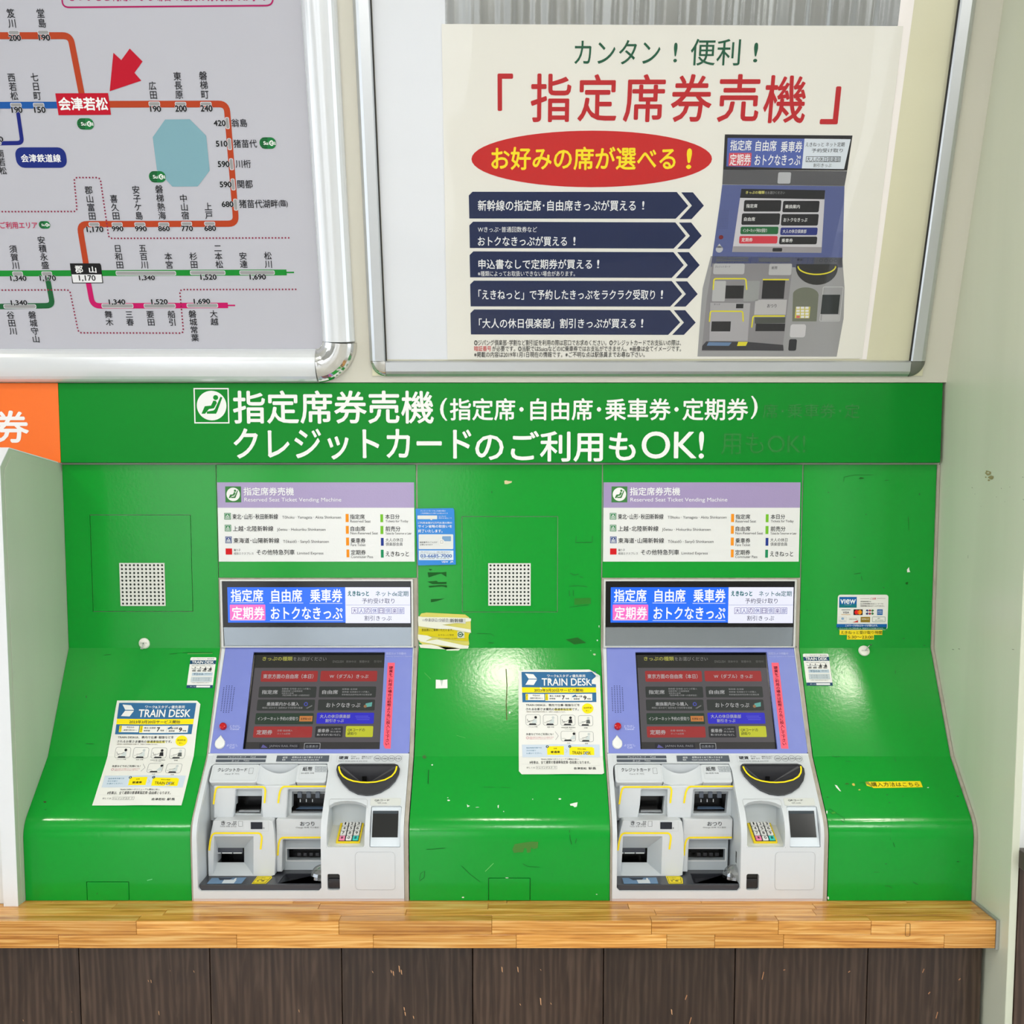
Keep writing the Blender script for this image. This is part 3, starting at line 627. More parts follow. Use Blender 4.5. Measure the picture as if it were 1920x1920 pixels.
pr.line([(116, -30), (117, 14), (511.5, 10.5), (513, -30)], 2.8, mg, 1, 'notice_outline', 13)
pr.text('きっぷをご利用になる場合の運賃は券売機でお求め', 128, -20, 500, 2.5, mg, .01, 1)
for p in ([(0, 397), (145, 396.5), (139, 333), (188, 333), (204.5, 447), (547, 446)], [(0, 544), (131, 543.5), (147.5, 624), (344.5, 624.5), (337, 543), (555, 542.5)]):
    pr.dots([(-20, p[0][1])] + p[1:], 6.15, 2.9, (140, 34, 66), 4, 'dotted_line', 7)
pr.tf = (0, 0, 5.053)
pr.poly([(1230, 460), (1352, 583), (1275, 690), (1340, 765), (1040, 865), (1075, 500), (1150, 570)], RED, 2, 'arrow')
pr.poly([(525, 885), (1025, 882), (1053, 1088), (556, 1092)], RED, 3, 'station_plate'); pr.text('会津若松', 556, 921, 1024, 1048, (240, 240, 240), .03, 5)
vt('笈川', 110, 80, 268, 80); mark(84, 294, 180, 325); num('200', 82, 330, 203, 390)
vt('堂島', 392, 80, 266, 80); mark(362, 292, 460, 323); num('190', 365, 326, 480, 388)
vt('西若松', 123, 690, 952, 76); mark(104, 980, 200, 1010); num('190', 108, 1011, 217, 1072)
vt('七日町', 341, 688, 950, 76); mark(320, 980, 415, 1010); num('150', 322, 1010, 437, 1072)
vt('広田', 1450, 770, 942, 76); mark(1414, 968, 1512, 1000); num('190', 1420, 1002, 1530, 1062)
vt('南若松', 17, 1412, 1656, 72); mark(-60, 1345, 10, 1368); num('190', -80, 1292, 35, 1346); num('240', -110, 1010, 4, 1072)
pr.rect(150, 1396, 630, 1590, (18, 38, 120), 2, 'route_plate', 70); pr.text('会津鉄道線', 200, 1460, 578, 1538, (238, 238, 240), .02, 5)
def suica(cx, cy, w, h):
    pr.rect(cx - w / 2, cy - h / 2, cx + w / 2, cy + h / 2, (20, 116, 58), 4, 'card_logo', h * .49)
    for i in range(5):
        for j in range(6):
            x = cx - w / 2 + w * (.10 + i * .085); y = cy - h / 2 + h * (.09 + j * .16)
            if (abs(j - 2.5) > 1.8 and i == 0): continue
            pr.ellipse(x - w * .035, y - w * .035, x + w * .035, y + w * .035, (18, 28, 24), 5, 'fine_print', 6)
    pr.ellipse(cx + w * .10, cy - h * .25, cx + w * .36, cy + h * .25, (232, 236, 232), 6, 'card_logo', 12)
    pr.text('Su', cx - w * .26, cy - h * .16, cx + w * .02, cy + h * .16, (225, 232, 226), .03, 7); pr.text('i', cx + w * .07, cy - h * .16, cx + w * .10, cy + h * .16, (225, 232, 226), .02, 7)
    pr.text('c', cx + w * .16, cy - h * .12, cx + w * .30, cy + h * .14, (20, 116, 58), .03, 7); pr.text('a', cx + w * .37, cy - h * .12, cx + w * .48, cy + h * .16, (225, 232, 226), .02, 7)
suica(811, 1174, 160, 108); suica(1492, 1675, 160, 108)
pr.tf = (300, 0, 4.8)
vt('東長原', 165, 645, 893, 74); mark(140, 922, 232, 947); num('200', 134, 947, 245, 1008)
vt('磐梯町', 396, 640, 891, 74); mark(368, 922, 460, 947); num('240', 362, 945, 477, 1007)
for t, a, b, c, d in (('420', 480, 1080, 595, 1137), ('510', 500, 1265, 612, 1322), ('590', 517, 1448, 630, 1506), ('590', 535, 1632, 648, 1688), ('680', 553, 1810, 665, 1865)): pass
for cx, cy in ((607, 1108), (626, 1297), (644, 1478), (658, 1660), (681, 1842)): mark(cx - 13, cy - 48, cx + 13, cy + 48)
for t, a, b, c, d in (('420', 480, 1080, 595, 1137), ('510', 500, 1265, 612, 1322), ('590', 517, 1448, 630, 1506), ('590', 535, 1632, 648, 1688), ('680', 553, 1810, 665, 1865)): num(t, a, b, c, d)
for t, a, b, c, d in (('翁島', 642, 1070, 785, 1143), ('猪苗代', 662, 1256, 873, 1330), ('川桁', 680, 1438, 818, 1512), ('関都', 697, 1620, 835, 1695), ('猪苗代湖畔', 712, 1796, 1062, 1872), ('(臨)', 1068, 1798, 1150, 1868)): pr.text(t, a, b, c, d, K, .008, 5, 'station_name')
suica(971, 1288, 150, 104)
pr.tf = (0, 320, 4.8)
for t, x, y0, y1 in (('郡山富田', 815, 136, 446), ('喜久田', 1035, 215, 444), ('安子ケ島', 1238, 133, 443), ('磐梯熱海', 1446, 128, 442), ('須賀川', 131, 668, 890), ('安積永盛', 390, 588, 887), ('日和田', 1070, 663, 884), ('五百川', 1294, 660, 884), ('本宮', 1520, 735, 884), ('谷田川', 108, 1263, 1478), ('磐城守山', 308, 1262, 1550), ('舞木', 982, 1258, 1398), ('三春', 1168, 1258, 1398), ('要田', 1357, 1258, 1398), ('船引', 1548, 1256, 1398)): vt(t, x, y0, y1, 72)
for cx in (848, 1055, 1260, 1475): mark(cx - 44, 470, cx + 44, 497)
for t, a, b, c, d in (('1,170', 778, 500, 935, 562), ('990', 1005, 498, 1115, 548), ('990', 1213, 498, 1325, 548), ('860', 1422, 497, 1532, 546)): num(t, a, b, c, d)
suica(402, 488, 102, 68)
pr.text('ご利用エリア', 2, 460, 338, 522, (190, 30, 80), .012, 5)
for a, b in ((118, 202), (380, 465)): mark(a, 912, b, 945)
mark(1048, 908, 1580, 938); mark(38, 1208, 322, 1236); mark(920, 1202, 1196, 1232); mark(1300, 1202, 1576, 1232)
for t, a, b, c, d in (('1,340', 92, 943, 243, 1000), ('1,170', 357, 940, 508, 1000), ('1,340', 1250, 941, 1398, 992), ('1,340', 97, 1164, 250, 1218), ('1,340', 978, 1156, 1132, 1212), ('1,520', 1360, 1155, 1513, 1210)): num(t, a, b, c, d)
pr.poly([(630, 834), (900, 834), (910, 850), (930, 1012), (652, 1014)], (20, 20, 22), 3, 'station_plate'); pr.poly([(647, 934), (914, 934), (922, 1006), (660, 1007)], (226, 226, 228), 4, 'station_plate')
pr.text('郡', 676, 855, 748, 922, (240, 240, 240), .02, 5); pr.text('山', 802, 862, 868, 920, (240, 240, 240), .02, 5); pr.text('1,170', 712, 940, 862, 998, K, .02, 6, 'fare_number')
pr.tf = (300, 330, 4.8)
for t, x, y0, y1 in (('中山宿', 220, 163, 393), ('上戸', 438, 236, 390), ('杉田', 304, 686, 834), ('二本松', 528, 612, 832), ('安達', 751, 683, 830), ('松川', 975, 680, 830), ('磐城常葉', 304, 1206, 1490), ('大越', 487, 1205, 1346)): vt(t, x, y0, y1, 72)
mark(196, 416, 284, 442); mark(404, 416, 492, 441); num('770', 190, 446, 300, 498); num('680', 397, 444, 508, 496)
mark(276, 856, 584, 885); mark(721, 855, 1028, 884); mark(246, 1152, 518, 1180)
for t, a, b, c, d in (('1,520', 362, 884, 513, 942), ('1,690', 805, 883, 957, 940), ('1,690', 302, 1103, 455, 1158)): num(t, a, b, c, d)
pr.build(fb)
# ================================================================== poster case
pc = empty('poster_case', (.2, -.1, 1.83), 'silver framed poster case with clear front cover above the right machine', 'poster case')
PU = boff(.010)
ul, vb = PU.loc(723, 676.5); ulo = PU.loc(692.7, 674)[0]; ur = PU.loc(1707, 676)[0]; uro = PU.loc(1739, 676)[0]; vbo = PU.loc(1200, 709)[1]
wf = ul - ulo; sec = [(0, .002), (0, .013), (.0025, .0165), (wf * .62, .0175), (wf - .007, .014), (wf - .001, .006), (wf, .001)]
sweep('frame_rail', BOARD, [(ul, 0), (ul, vb)], sec, ALU, pc, 1); sweep('frame_rail', BOARD, [(ur, 0), (ur, vb)], sec, ALU, pc, -1)
sweep('frame_rail', BOARD, [(ur, vb), (ul, vb)], sec, ALU, pc, -1)
sec2 = [(.0005, .002)] + [(wf * .97 * math.sin(math.pi / 2 * i / 9), .002 + .0165 * math.cos(math.pi / 2 * i / 9)) for i in range(10)]
for u, a0, a1, f in ((ul, 90, 180, -1), (ur, 0, 90, -1)):
    c = sweep('corner_cap', BOARD, arcpts(u, vb, .0012, a0, a1), sec2, CHROME if u < 0 else mat((130, 132, 126), .5, .6, bmp=(300, .5, .001)), pc, -1)
    c['label'] = 'polished chrome corner cap' if u < 0 else 'scuffed dull corner cap'
bent('backing_board', BOARD, rect(ulo + .004, 0, uro - .004, vbo - .004), [], .002, .0035, mat((222, 219, 190), .3, mott=(3, .3, (205, 200, 172), (1, 1, 1))), pc)
for x, w_, nm in ((ul, .0028, -1), (ur, .0028, 1)): bent('gasket', BOARD, rect(min(x, x - nm * w_), 0, max(x, x - nm * w_), vb), [], .003, .012, mat((34, 32, 30), .6), pc)
cv = bent('cover_sheet', BOARD, rect(ul + .001, 0, ur - .001, vb - .001), [], 0, .0105, ACRYL, pc)
cv['label'] = 'clear wavy plastic cover'
P5 = boff(.005)
def sheet(name, label, pts, m, off, cat='paper'):
    o = bent(name, BOARD, [P5.loc(*p) for p in pts], [], .0005, off, m, None, smooth=False); return tag(o, label, cat)
# white side sheets
sheet('blank_sheet', 'blank white sheet behind the cover along the left of the poster', [(697, -8), (834, -8), (842, 674), (726, 674)], mat((226, 229, 235), .5), .0046, 'sheet')
sheet('blank_sheet', 'narrow white strip behind the cover right of the poster', [(1690, -8), (1716, -8), (1625, 674), (1612, 674)], mat((250, 244, 242), .5), .0044, 'sheet')
top = bent('mirror_sheet', BOARD, [P5.loc(*p) for p in ((830, -8), (1712, -8), (1702, 60), (830, 60))], [], .0004, .0042, mat((150, 152, 150), .22, .75, bmp=(1.0, .6, .02, 1, (30, 1, 1))), None)
tag(top, 'shiny silvery strip showing above the poster top edge', 'sheet')
po_ = empty('poster', (.2, -.1, 1.84), 'white poster with red lettering, red ellipse and five dark blue arrow bars', 'poster')
bent('paper', BOARD, [P5.loc(*p) for p in ((828, 45), (1693.6, 49), (1616, 672.5), (839, 674))], [], .0006, .0058, mat((230, 228, 220), .5), po_)
B9 = boff(.0058); pr = Print(B9, .0003); NV = (12, 30, 74); PW = (236, 237, 238)
G = (0, 84, 56)
for t, a, b, c, d in (('カンタン', 1077, 75, 1238, 121), ('!', 1263, 80, 1270, 117), ('便利', 1295, 73, 1388, 123), ('!', 1413, 80, 1421, 117)): pr.text(t, a, b, c, d, G, .004, 2, 'title')
R = (186, 20, 30)
for t, a, b, c, d in (('「', 933, 138, 962, 208), ('指', 995, 138, 1071, 229), ('定', 1083, 139, 1157, 228), ('席', 1169, 139, 1247, 229), ('券', 1258, 139, 1335, 229), ('売', 1346, 139, 1424, 229), ('機', 1432, 141, 1512, 231), ('」', 1540, 162, 1574, 233)): pr.text(t, a, b, c, d, R, .012, 2, 'title')
pr.ellipse(884, 245, 1335, 351, (196, 22, 24), 1, 'ellipse', 56); pr.text('お好みの席が選べる', 921, 275, 1267, 319, (246, 224, 20), .02, 3); pr.text('!', 1287, 278, 1297, 317, (246, 224, 20), .02, 3)
bars = [(879, 359.5, 409.7, [(1268.8, 360), (1290.3, 386), (1266.9, 410)], [(1585, 110), (1702, 110), (1812, 243), (1688, 378), (1568, 378), (1692, 243)]),
        (880, 415.6, 465, [(1266.3, 417), (1286, 442), (1263, 466)], [(1562, 412), (1685, 412), (1790, 545), (1668, 675), (1545, 675), (1672, 545)]),
        (880.5, 471.3, 520, [(1262.6, 472.8), (1282, 497), (1259.4, 521)], [(1545, 708), (1662, 708), (1770, 838), (1648, 968), (1530, 968), (1650, 838)]),
        (881.5, 526.2, 574.5, [(1259.5, 527), (1279, 551.3), (1256.6, 574.8)], [(1528, 1000), (1645, 1000), (1750, 1127), (1630, 1252), (1510, 1252), (1632, 1127)]),
        (882, 580.2, 627, [(1256, 581.5), (1275.3, 604.4), (1252.8, 627.8)], [(1510, 1288), (1625, 1288), (1730, 1412), (1612, 1535), (1495, 1535), (1612, 1412)])]
for x, a, b, e, ch in bars:
    pr.tf = (0, 0, 1); pr.poly([(x + 7, a)] + e + [(x + 1, b), (x, a + 7)], NV, 1, 'arrow_bar'); pr.tf = (980, 340, 5.333); pr.poly(ch, NV, 1, 'arrow_head')
pr.tf = (0, 0, 1)
for t, a, b, c, d, l in (('新幹線の指定席･自由席きっぷが買える', 896, 375, 1192, 395.5, 0), ('Wきっぷ･普通回数券など', 896, 425, 1007, 435.5, 1), ('おトクなきっぷが買える', 896, 443, 1063, 461.5, 0), ('申込書なしで定期券が買える', 897, 486, 1110, 504.5, 0), ('※種類によってお取扱いできない場合があります。', 896, 508, 1078, 518, 1),
        ('「えきねっと」で予約したきっぷをラクラク受取り', 897, 543, 1228, 562, 0), ('「大人の休日倶楽部」割引きっぷが買える', 898, 597, 1192, 615.5, 0)): pr.text(t, a, b, c, d, PW, 0 if l else .012, 3)
for x, y in ((1204, 385), (1075, 452), (1119.5, 495), (1239, 552), (1202, 606)): pr.text('!', x, y - 8, x + 4, y + 8, PW, .01, 3)
for t, a, b, c, d, k in (('◎ジパング倶楽部･学割など割引証を利用の際は窓口でお求めください。◎クレジットカードでお支払いの際は、', 889, 637, 1277, 648, K), ('暗証番号', 889, 648.5, 921, 658.5, (200, 40, 50)), ('が必要です。◎当駅ではSuicaなどのIC乗車券ではお支払ができません。※画像は全てイメージです。', 923, 648.5, 1277, 659, K), ('※掲載の内容は2019年1月1日現在の情報です。※ご不明な点は駅係員までお尋ね下さい。', 889, 659.5, 1209, 670, K)): pr.text(t, a, b, c, d, k, .006, 3)
# the machine pictured on the poster
pr.tf = (1300, 230, 6)
GY = (150, 150, 152); G1 = (118, 118, 122); G2_ = (176, 176, 178); DK = (26, 26, 30); YL = (216, 206, 40)
pr.poly([(355, 132), (1790, 145), (1730, 540), (335, 528)], DK, 1, 'picture'); pr.poly([(385, 172), (1250, 180), (1220, 515), (370, 492)], (78, 96, 168), 2, 'picture'); pr.poly([(1250, 180), (1770, 186), (1695, 522), (1220, 515)], (214, 222, 232), 2, 'picture')
for t, a, b, c, d in (('指定席', 415, 195, 655, 315), ('自由席', 700, 200, 935, 322), ('乗車券', 985, 208, 1225, 335)): pr.text(t, a, b, c, d, PW, .012, 4)
pr.rect(398, 340, 650, 488, (206, 74, 90), 3, 'picture', 10); pr.text('定期券', 410, 350, 645, 482, PW, .012, 4); pr.text('おトクなきっぷ', 690, 360, 1205, 480, PW, .012, 4)
pr.text('えきねっと ネット定期', 1262, 220, 1700, 270, K, 0, 4); pr.text('予約受け取り', 1330, 290, 1680, 335, K, 0, 4); pr.frame(1265, 380, 1655, 442, K, 5, 4, 'picture'); pr.text('大人の休日倶楽部', 1275, 386, 1645, 438, K, 0, 4); pr.text('割引きっぷ', 1350, 458, 1552, 502, K, 0, 4)
pr.poly([(335, 528), (1730, 545), (1700, 712), (325, 695)], (84, 84, 88), 1, 'picture'); pr.rect(950, 558, 1095, 686, (176, 178, 182), 3, 'picture', 16)
pr.poly([(325, 698), (1700, 714), (1675, 1630), (196, 1620), (300, 900)], (82, 92, 142), 1, 'picture')
pr.poly([(540, 745), (1482, 760), (1440, 1465), (436, 1455)], (196, 194, 200), 2, 'picture'); pr.poly([(540, 745), (1482, 760), (1474, 862), (525, 846)], DK, 3, 'picture'); pr.text('きっぷの種類', 590, 768, 800, 802, (220, 214, 120), .01, 4); pr.text('をお選びください', 806, 772, 1028, 804, (150, 150, 150), 0, 4)
pr.poly([(448, 1390), (1445, 1400), (1440, 1465), (438, 1455)], (150, 146, 150), 3, 'picture'); pr.rect(890, 1410, 998, 1450, DK, 4, 'picture', 10)
for t, a, b, c, d, k in (('指定席', 568, 872, 986, 1000, DK), ('乗換案内', 1005, 880, 1415, 1008, DK), ('自由席', 543, 1020, 972, 1150, DK), ('おトクなきっぷ', 988, 1028, 1405, 1158, DK), ('インターネット予約の受取り', 530, 1170, 955, 1255, (22, 96, 50)), ('大人の休日倶楽部', 978, 1180, 1395, 1265, (30, 44, 120)), ('定期券', 515, 1275, 945, 1360, (200, 50, 66)), ('乗車券', 966, 1282, 1390, 1368, DK)):
    pr.rect(a, b, c, d, k, 4, 'picture', 16); n = len(t); wl = min((c - a) * .8, n * 52); pr.text(t, a + 26, (b + d) / 2 - 22, a + 26 + wl * .8, (b + d) / 2 + 22, (226, 226, 226), .01, 5)
for i in range(7):
    for j in range(12): pr.ellipse(300 + i * 15 - j * 1.2, 985 + j * 18, 307 + i * 15 - j * 1.2, 993 + j * 18, (50, 54, 90), 3, 'fine_print', 5)
pr.ellipse(285, 1265, 337, 1312, (110, 16, 24), 3, 'picture'); pr.ellipse(252, 1385, 332, 1462, (178, 180, 186), 3, 'picture'); pr.poly([(258, 1408), (292, 1360), (326, 1408)], (178, 180, 186), 3, 'picture')
pr.tf = (1300, 460, 6)
pr.poly([(196, 122), (1675, 138), (1700, 470), (1690, 820), (1612, 1252), (46, 1250), (92, 620), (105, 480)], GY, 1, 'picture')
pr.poly([(215, 205), (1110, 205), (1105, 330), (1000, 1180), (92, 1190), (150, 600)], (132, 130, 134), 2, 'picture')
pr.rect(225, 205, 575, 325, G2_, 3, 'picture', 20); pr.rect(850, 208, 1105, 335, G2_, 3, 'picture', 16); pr.text('クレジットカード', 245, 228, 415, 252, K, 0, 4); pr.text('紙幣', 880, 235, 945, 270, K, 0, 4)
for a, b, c, d in ((260, 134, 618, 152), (258, 160, 618, 180), (735, 142, 1085, 186)): pr.rect(a, b, c, d, (84, 88, 96), 3, 'picture')
pr.rect(215, 400, 360, 630, G2_, 3, 'picture', 12); pr.rect(570, 400, 740, 630, (146, 148, 148), 3, 'picture', 12); pr.rect(360, 452, 565, 598, DK, 4, 'picture'); pr.rect(775, 385, 1025, 600, DK, 4, 'picture')
pr.poly([(190, 645), (640, 650), (610, 1075), (180, 1075)], (164, 162, 166), 3, 'picture'); pr.rect(690, 612, 1045, 780, (178, 176, 178), 3, 'picture'); pr.text('おつり', 830, 660, 935, 700, K, .01, 5); pr.text('きっぷ', 232, 655, 300, 672, K, 0, 5)
pr.rect(480, 658, 562, 708, DK, 4, 'picture'); pr.rect(202, 855, 418, 968, DK, 4, 'picture'); pr.rect(700, 880, 1028, 965, DK, 4, 'picture'); pr.poly([(690, 810), (1035, 810), (1030, 875), (690, 880)], (70, 74, 68), 3, 'picture')
for q in ([(222, 500), (232, 375), (590, 375), (600, 500)], [(780, 385), (1075, 385)], [(180, 860), (192, 740), (555, 742), (560, 858)], [(655, 925), (672, 795), (1028, 795)]): pr.line(q, 15, YL, 5, 'picture', 24)
pr.poly([(145, 1080), (600, 1085), (1010, 1120), (1015, 1185), (95, 1180), (100, 1130)], (48, 48, 54), 4, 'picture'); pr.poly([(170, 1088), (430, 1092), (400, 1130), (150, 1128)], (96, 124, 160), 5, 'picture'); pr.poly([(505, 1085), (612, 1085), (590, 1130), (490, 1132)], YL, 5, 'picture')
h = [(1160, 212), (1615, 212)] + [(1388 + 236 * math.cos(a), 250 + 195 * math.sin(a)) for a in [k * math.pi / 16 for k in range(17)]]
pr.poly(h, (40, 40, 40), 3, 'picture'); pr.line([(1388 + 212 * math.cos(a), 235 + 92 * math.sin(a)) for a in [k * math.pi / 16 for k in range(17)]], 14, YL, 5, 'picture')
for a in (1435, 1492, 1548, 1600): pr.ring(a - 19, 152, a + 19, 188, (80, 80, 84), 3, 4, 'picture')
pr.text('硬貨', 1165, 148, 1228, 174, K, 0, 4)
arch = [(1112, 855), (1120, 560)] + [(1262 - 146 * math.cos(a), 560 - 88 * math.sin(a)) for a in [k * math.pi / 12 for k in range(1, 12)]] + [(1408, 560), (1385, 855)]
pr.poly(arch, (106, 110, 96), 3, 'picture'); pr.rect(1145, 690, 1310, 820, (196, 186, 90), 4, 'picture')
for i in range(3):
    for j in range(4): pr.rect(1158 + i * 50, 690 + j * 34, 1196 + i * 50, 714 + j * 34, (206, 90, 96) if (i, j) == (0, 3) else (220, 220, 222), 5, 'picture')
pr.frame(1438, 465, 1668, 855, (196, 196, 198), 6, 3, 'picture', 14); pr.rect(1440, 555, 1640, 772, (22, 30, 28), 4, 'picture'); pr.rect(1445, 780, 1640, 845, G2_, 4, 'picture')
pr.rect(1088, 888, 1262, 1035, (196, 194, 198), 4, 'picture', 26); pr.rect(1072, 1055, 1160, 1185, (26, 28, 34), 4, 'picture', 20)
pr.build(po_)
# ================================================================== ticket machine (built once at the left, then copied)
tm = empty('ticket_machine', ((ML + MR) / 2, -.2, ZC), 'ticket machine next to the blue notice sticker, left of the middle green panel', 'ticket machine', 'ticket machines set in the green wall')
# --- green header panel with the printed sign plate
zh = 1.3885
hp = bent('header_panel', BACK, rect(ML + .0014, BACK.vz(1.6365), MR - .0024, BACK.vz(zh)), [], .004, .003, GREEN, tm, .0008)
HB = vplane(-.003); pl = [HB.loc(*p) for p in ((406.5, 903.5), (776, 904), (778, 1053), (411, 1052.5))]
u0, u1, v0, v1 = HB.loc(409, 980)[0], HB.loc(777, 980)[0], HB.loc(590, 904.5)[1], HB.loc(590, 1053)[1]; vm = HB.loc(590, 952)[1]
LAV = (164, 148, 190)
SGN = mat((230, 231, 229), .16, bmp=(260, .18, .001)); SGP = mat(LAV, .16, bmp=(260, .18, .001))
bent('sign_plate', HB, rect(u0, vm, u1, v1), [], .001, .001, SGN, hp, cuts=[('u', u0 + (u1 - u0) * k / 5) for k in range(1, 5)])
bent('sign_plate_title', HB, rect(u0, v0, u1, vm), [], .001, .001, SGP, hp)
pr = Print(HB, .0012, (400, 880, 4.923)); IG = (62, 128, 66)
pr.rect(112, 158, 258, 305, IG, 0, 'pictogram_square'); seat_icon(pr, 185, 231, 62, ink(IG))
pr.text('指定席券売機', 280, 166, 745, 242, (240, 240, 242), .014, 2); pr.text('Reserved Seat Ticket Vending Machine', 288, 262, 1182, 308, (240, 240, 242), 0, 2)
for t, a, b, c, d in (('東北･山形･秋田新幹線', 177, 411, 598, 462), ('上越･北陸新幹線', 182, 522, 555, 572), ('東海道･山陽新幹線', 187, 632, 610, 682), ('その他特急列車', 400, 740, 752, 790)): pr.text(t, a, b, c, d, K, .01, 1)
for t, a, b, c, d in (('Tōhoku · Yamagata · Akita Shinkansen', 637, 429, 1180, 463), ('Jōetsu · Hokuriku Shinkansen', 588, 541, 1037, 575), ('Tōkaidō · Sanyō Shinkansen', 645, 652, 1067, 687), ('Limited Express', 775, 762, 1017, 793), ('踊り子', 190, 735, 252, 756), ('成田エクスプレス', 190, 766, 373, 788)): pr.text(t, a, b, c, d, (46, 46, 50), 0, 1)
for (a, b, c, d, k) in ((102, 403, 163, 463, (46, 130, 76)), (107, 512, 166, 572, (46, 130, 76)), (112, 620, 172, 682, (30, 60, 130))):
    pr.rect(a, b, c, d, k, 0, 'train_symbol'); pr.frame(a + 6, b + 6, c - 6, d - 6, (236, 238, 236), 3, 1, 'train_symbol'); pr.poly([(a + 12, d - 12), (a + 20, b + 24), ((a + c) / 2, b + 14), (c - 20, b + 24), (c - 12, d - 12)], (236, 238, 236), 2, 'train_symbol'); pr.rect(a + 22, b + 26, c - 22, b + 34, k, 3, 'train_symbol'); pr.rect(a + 14, d - 20, c - 14, d - 16, k, 3, 'train_symbol')
pr.rect(115, 730, 175, 787, (208, 20, 26), 0, 'train_symbol')
OG = (240, 146, 24)
for a, b, c, d, k in ((1222, 412, 1250, 487, OG), (1224, 522, 1251, 595, OG), (1226, 630, 1254, 703, OG), (1230, 740, 1256, 812, OG), (1542, 415, 1568, 488, (116, 188, 44)), (1543, 523, 1570, 597, (116, 188, 44)), (1547, 633, 1573, 705, (34, 56, 140)), (1547, 742, 1573, 815, (30, 140, 92))): pr.rect(a, b, c, d, k, 0, 'colour_bar')
for t, a, b, c, d in (('指定席', 1262, 415, 1398, 460), ('自由席', 1267, 525, 1402, 571), ('乗車券', 1268, 634, 1406, 681), ('定期券', 1270, 743, 1408, 791), ('本日分', 1587, 415, 1720, 460), ('前売分', 1590, 525, 1727, 573), ('えきねっと', 1592, 757, 1805, 803)): pr.text(t, a, b, c, d, K, .01, 1)
for t, a, b, c, d in (('Reserved Seat', 1265, 467, 1453, 491), ('Non-Reserved Seat', 1267, 577, 1520, 601), ('Fare Ticket', 1270, 685, 1406, 709), ('Commuter Pass', 1272, 795, 1475, 819), ('Tickets for Today', 1590, 467, 1800, 496), ('Tickets for Tomorrow or Later', 1590, 580, 1830, 602), ('大人の休日', 1590, 634, 1748, 668), ('倶楽部会員', 1592, 674, 1748, 707)): pr.text(t, a, b, c, d, (50, 50, 54), 0, 1)
pr.build(hp)
# --- seals at the sides
for a, b in ((ML + .0002, ML + .0040), (MR - .0096, MR - .0012)): bent('seal', PROF, rect(a, PROF.vz(zh - .001), b, PROF.c[-1]), [], .01, .001, SEAL, tm)
bent('seal', BACK, rect(ML + .0002, BACK.vz(zh - .0002), MR - .0012, BACK.vz(zh - .0030)), [], .006, .002, SEAL, tm)
# --- display
D4 = vplane(-.006); zb = 1.275
hs = lrect(D4, 412.5, 1088.5, 778, 1178); UL, UR = ML + .0042, MR - .0100
dh = bent('display_housing', D4, rect(UL, D4.vz(zh - .0032), UR, D4.vz(1.2335)), [rect(UL + .0045, D4.vz(zh - .0075), UR - .0045, D4.vz(1.236))], .012, .002, mat((214, 214, 210), .3, .2), tm, .001)
NB = Print(D4, 0, (400, 1080, 4.923)); gb = NB.mid(95, 62, 1856, 470)
vg0, vg1 = D4.vz(zh - .008), gb[3]
gl_ = bent('display_glass', D4, rect(UL + .0047, vg0, UR - .0047, vg1), [], .004, -.001, mat((9, 9, 11), .12, bmp=(3, .02, .002)), tm)
pr = Print(D4, -.0006, (400, 1080, 4.923), emit=1.5); BL = (36, 112, 250); LW = (236, 238, 255)
pr.rect(132, 104, 1220, 430, BL, 0, 'lit_screen'); pr.rect(1218, 104, 1818, 435, LW, 0, 'lit_screen'); pr.rect(153, 264, 480, 410, (250, 112, 200), 1, 'lit_screen', 8)
S_ = (250, 252, 255)
for t, a, b, c, d in (('指定席', 160, 122, 460, 238), ('自由席', 535, 122, 820, 240), ('乗車券', 893, 120, 1190, 243), ('定期券', 170, 283, 472, 400), ('おトクなきっぷ', 530, 286, 1193, 400)): pr.text(t, a, b, c, d, S_, .018, 2, 'lit_lettering')
for a, b, y in ((157, 465, 247), (518, 830, 249), (888, 1190, 252), (158, 472, 405), (524, 1196, 411)): pr.rect(a, y - 2, b, y + 2, S_, 2, 'lit_line')
TQ = (6, 104, 104); pr.text('えきねっと', 1240, 137, 1437, 186, TQ, .04, 2, 'lit_lettering'); pr.text('ネットde定期', 1497, 138, 1800, 188, (20, 96, 96), .008, 2, 'lit_lettering')
DG = (24, 18, 50); pr.text('予約受け取り', 1372, 206, 1672, 254, DG, 0, 2, 'lit_lettering'); pr.rect(1222, 266, 1816, 269, (150, 160, 190), 2, 'lit_line'); pr.text('割引きっぷ', 1395, 366, 1645, 412, DG, 0, 2, 'lit_lettering')
for i, c in enumerate('大人の休日倶楽部'):
    x = 1276 + i * 61.5; k = (36, 44, 140) if i % 2 else (66, 30, 120); pr.frame(x, 292, x + 56, 350, k, 3, 2, 'lit_line'); pr.text(c, x + 8, 299, x + 48, 343, k, 0, 2, 'lit_lettering')
pr.build(gl_)
# --- mirror strip
MC = Chart([(-.004, D4.p[0].y - vg1 - .001), (-.0005, 1.2335)])
bent('mirror_strip', MC, rect(UL + .0055, 0, UR - .0055, MC.c[-1]), [], .002, 0, mat((165, 174, 182), .16, 1.0, bmp=(3, .5, .01, 1)), tm)
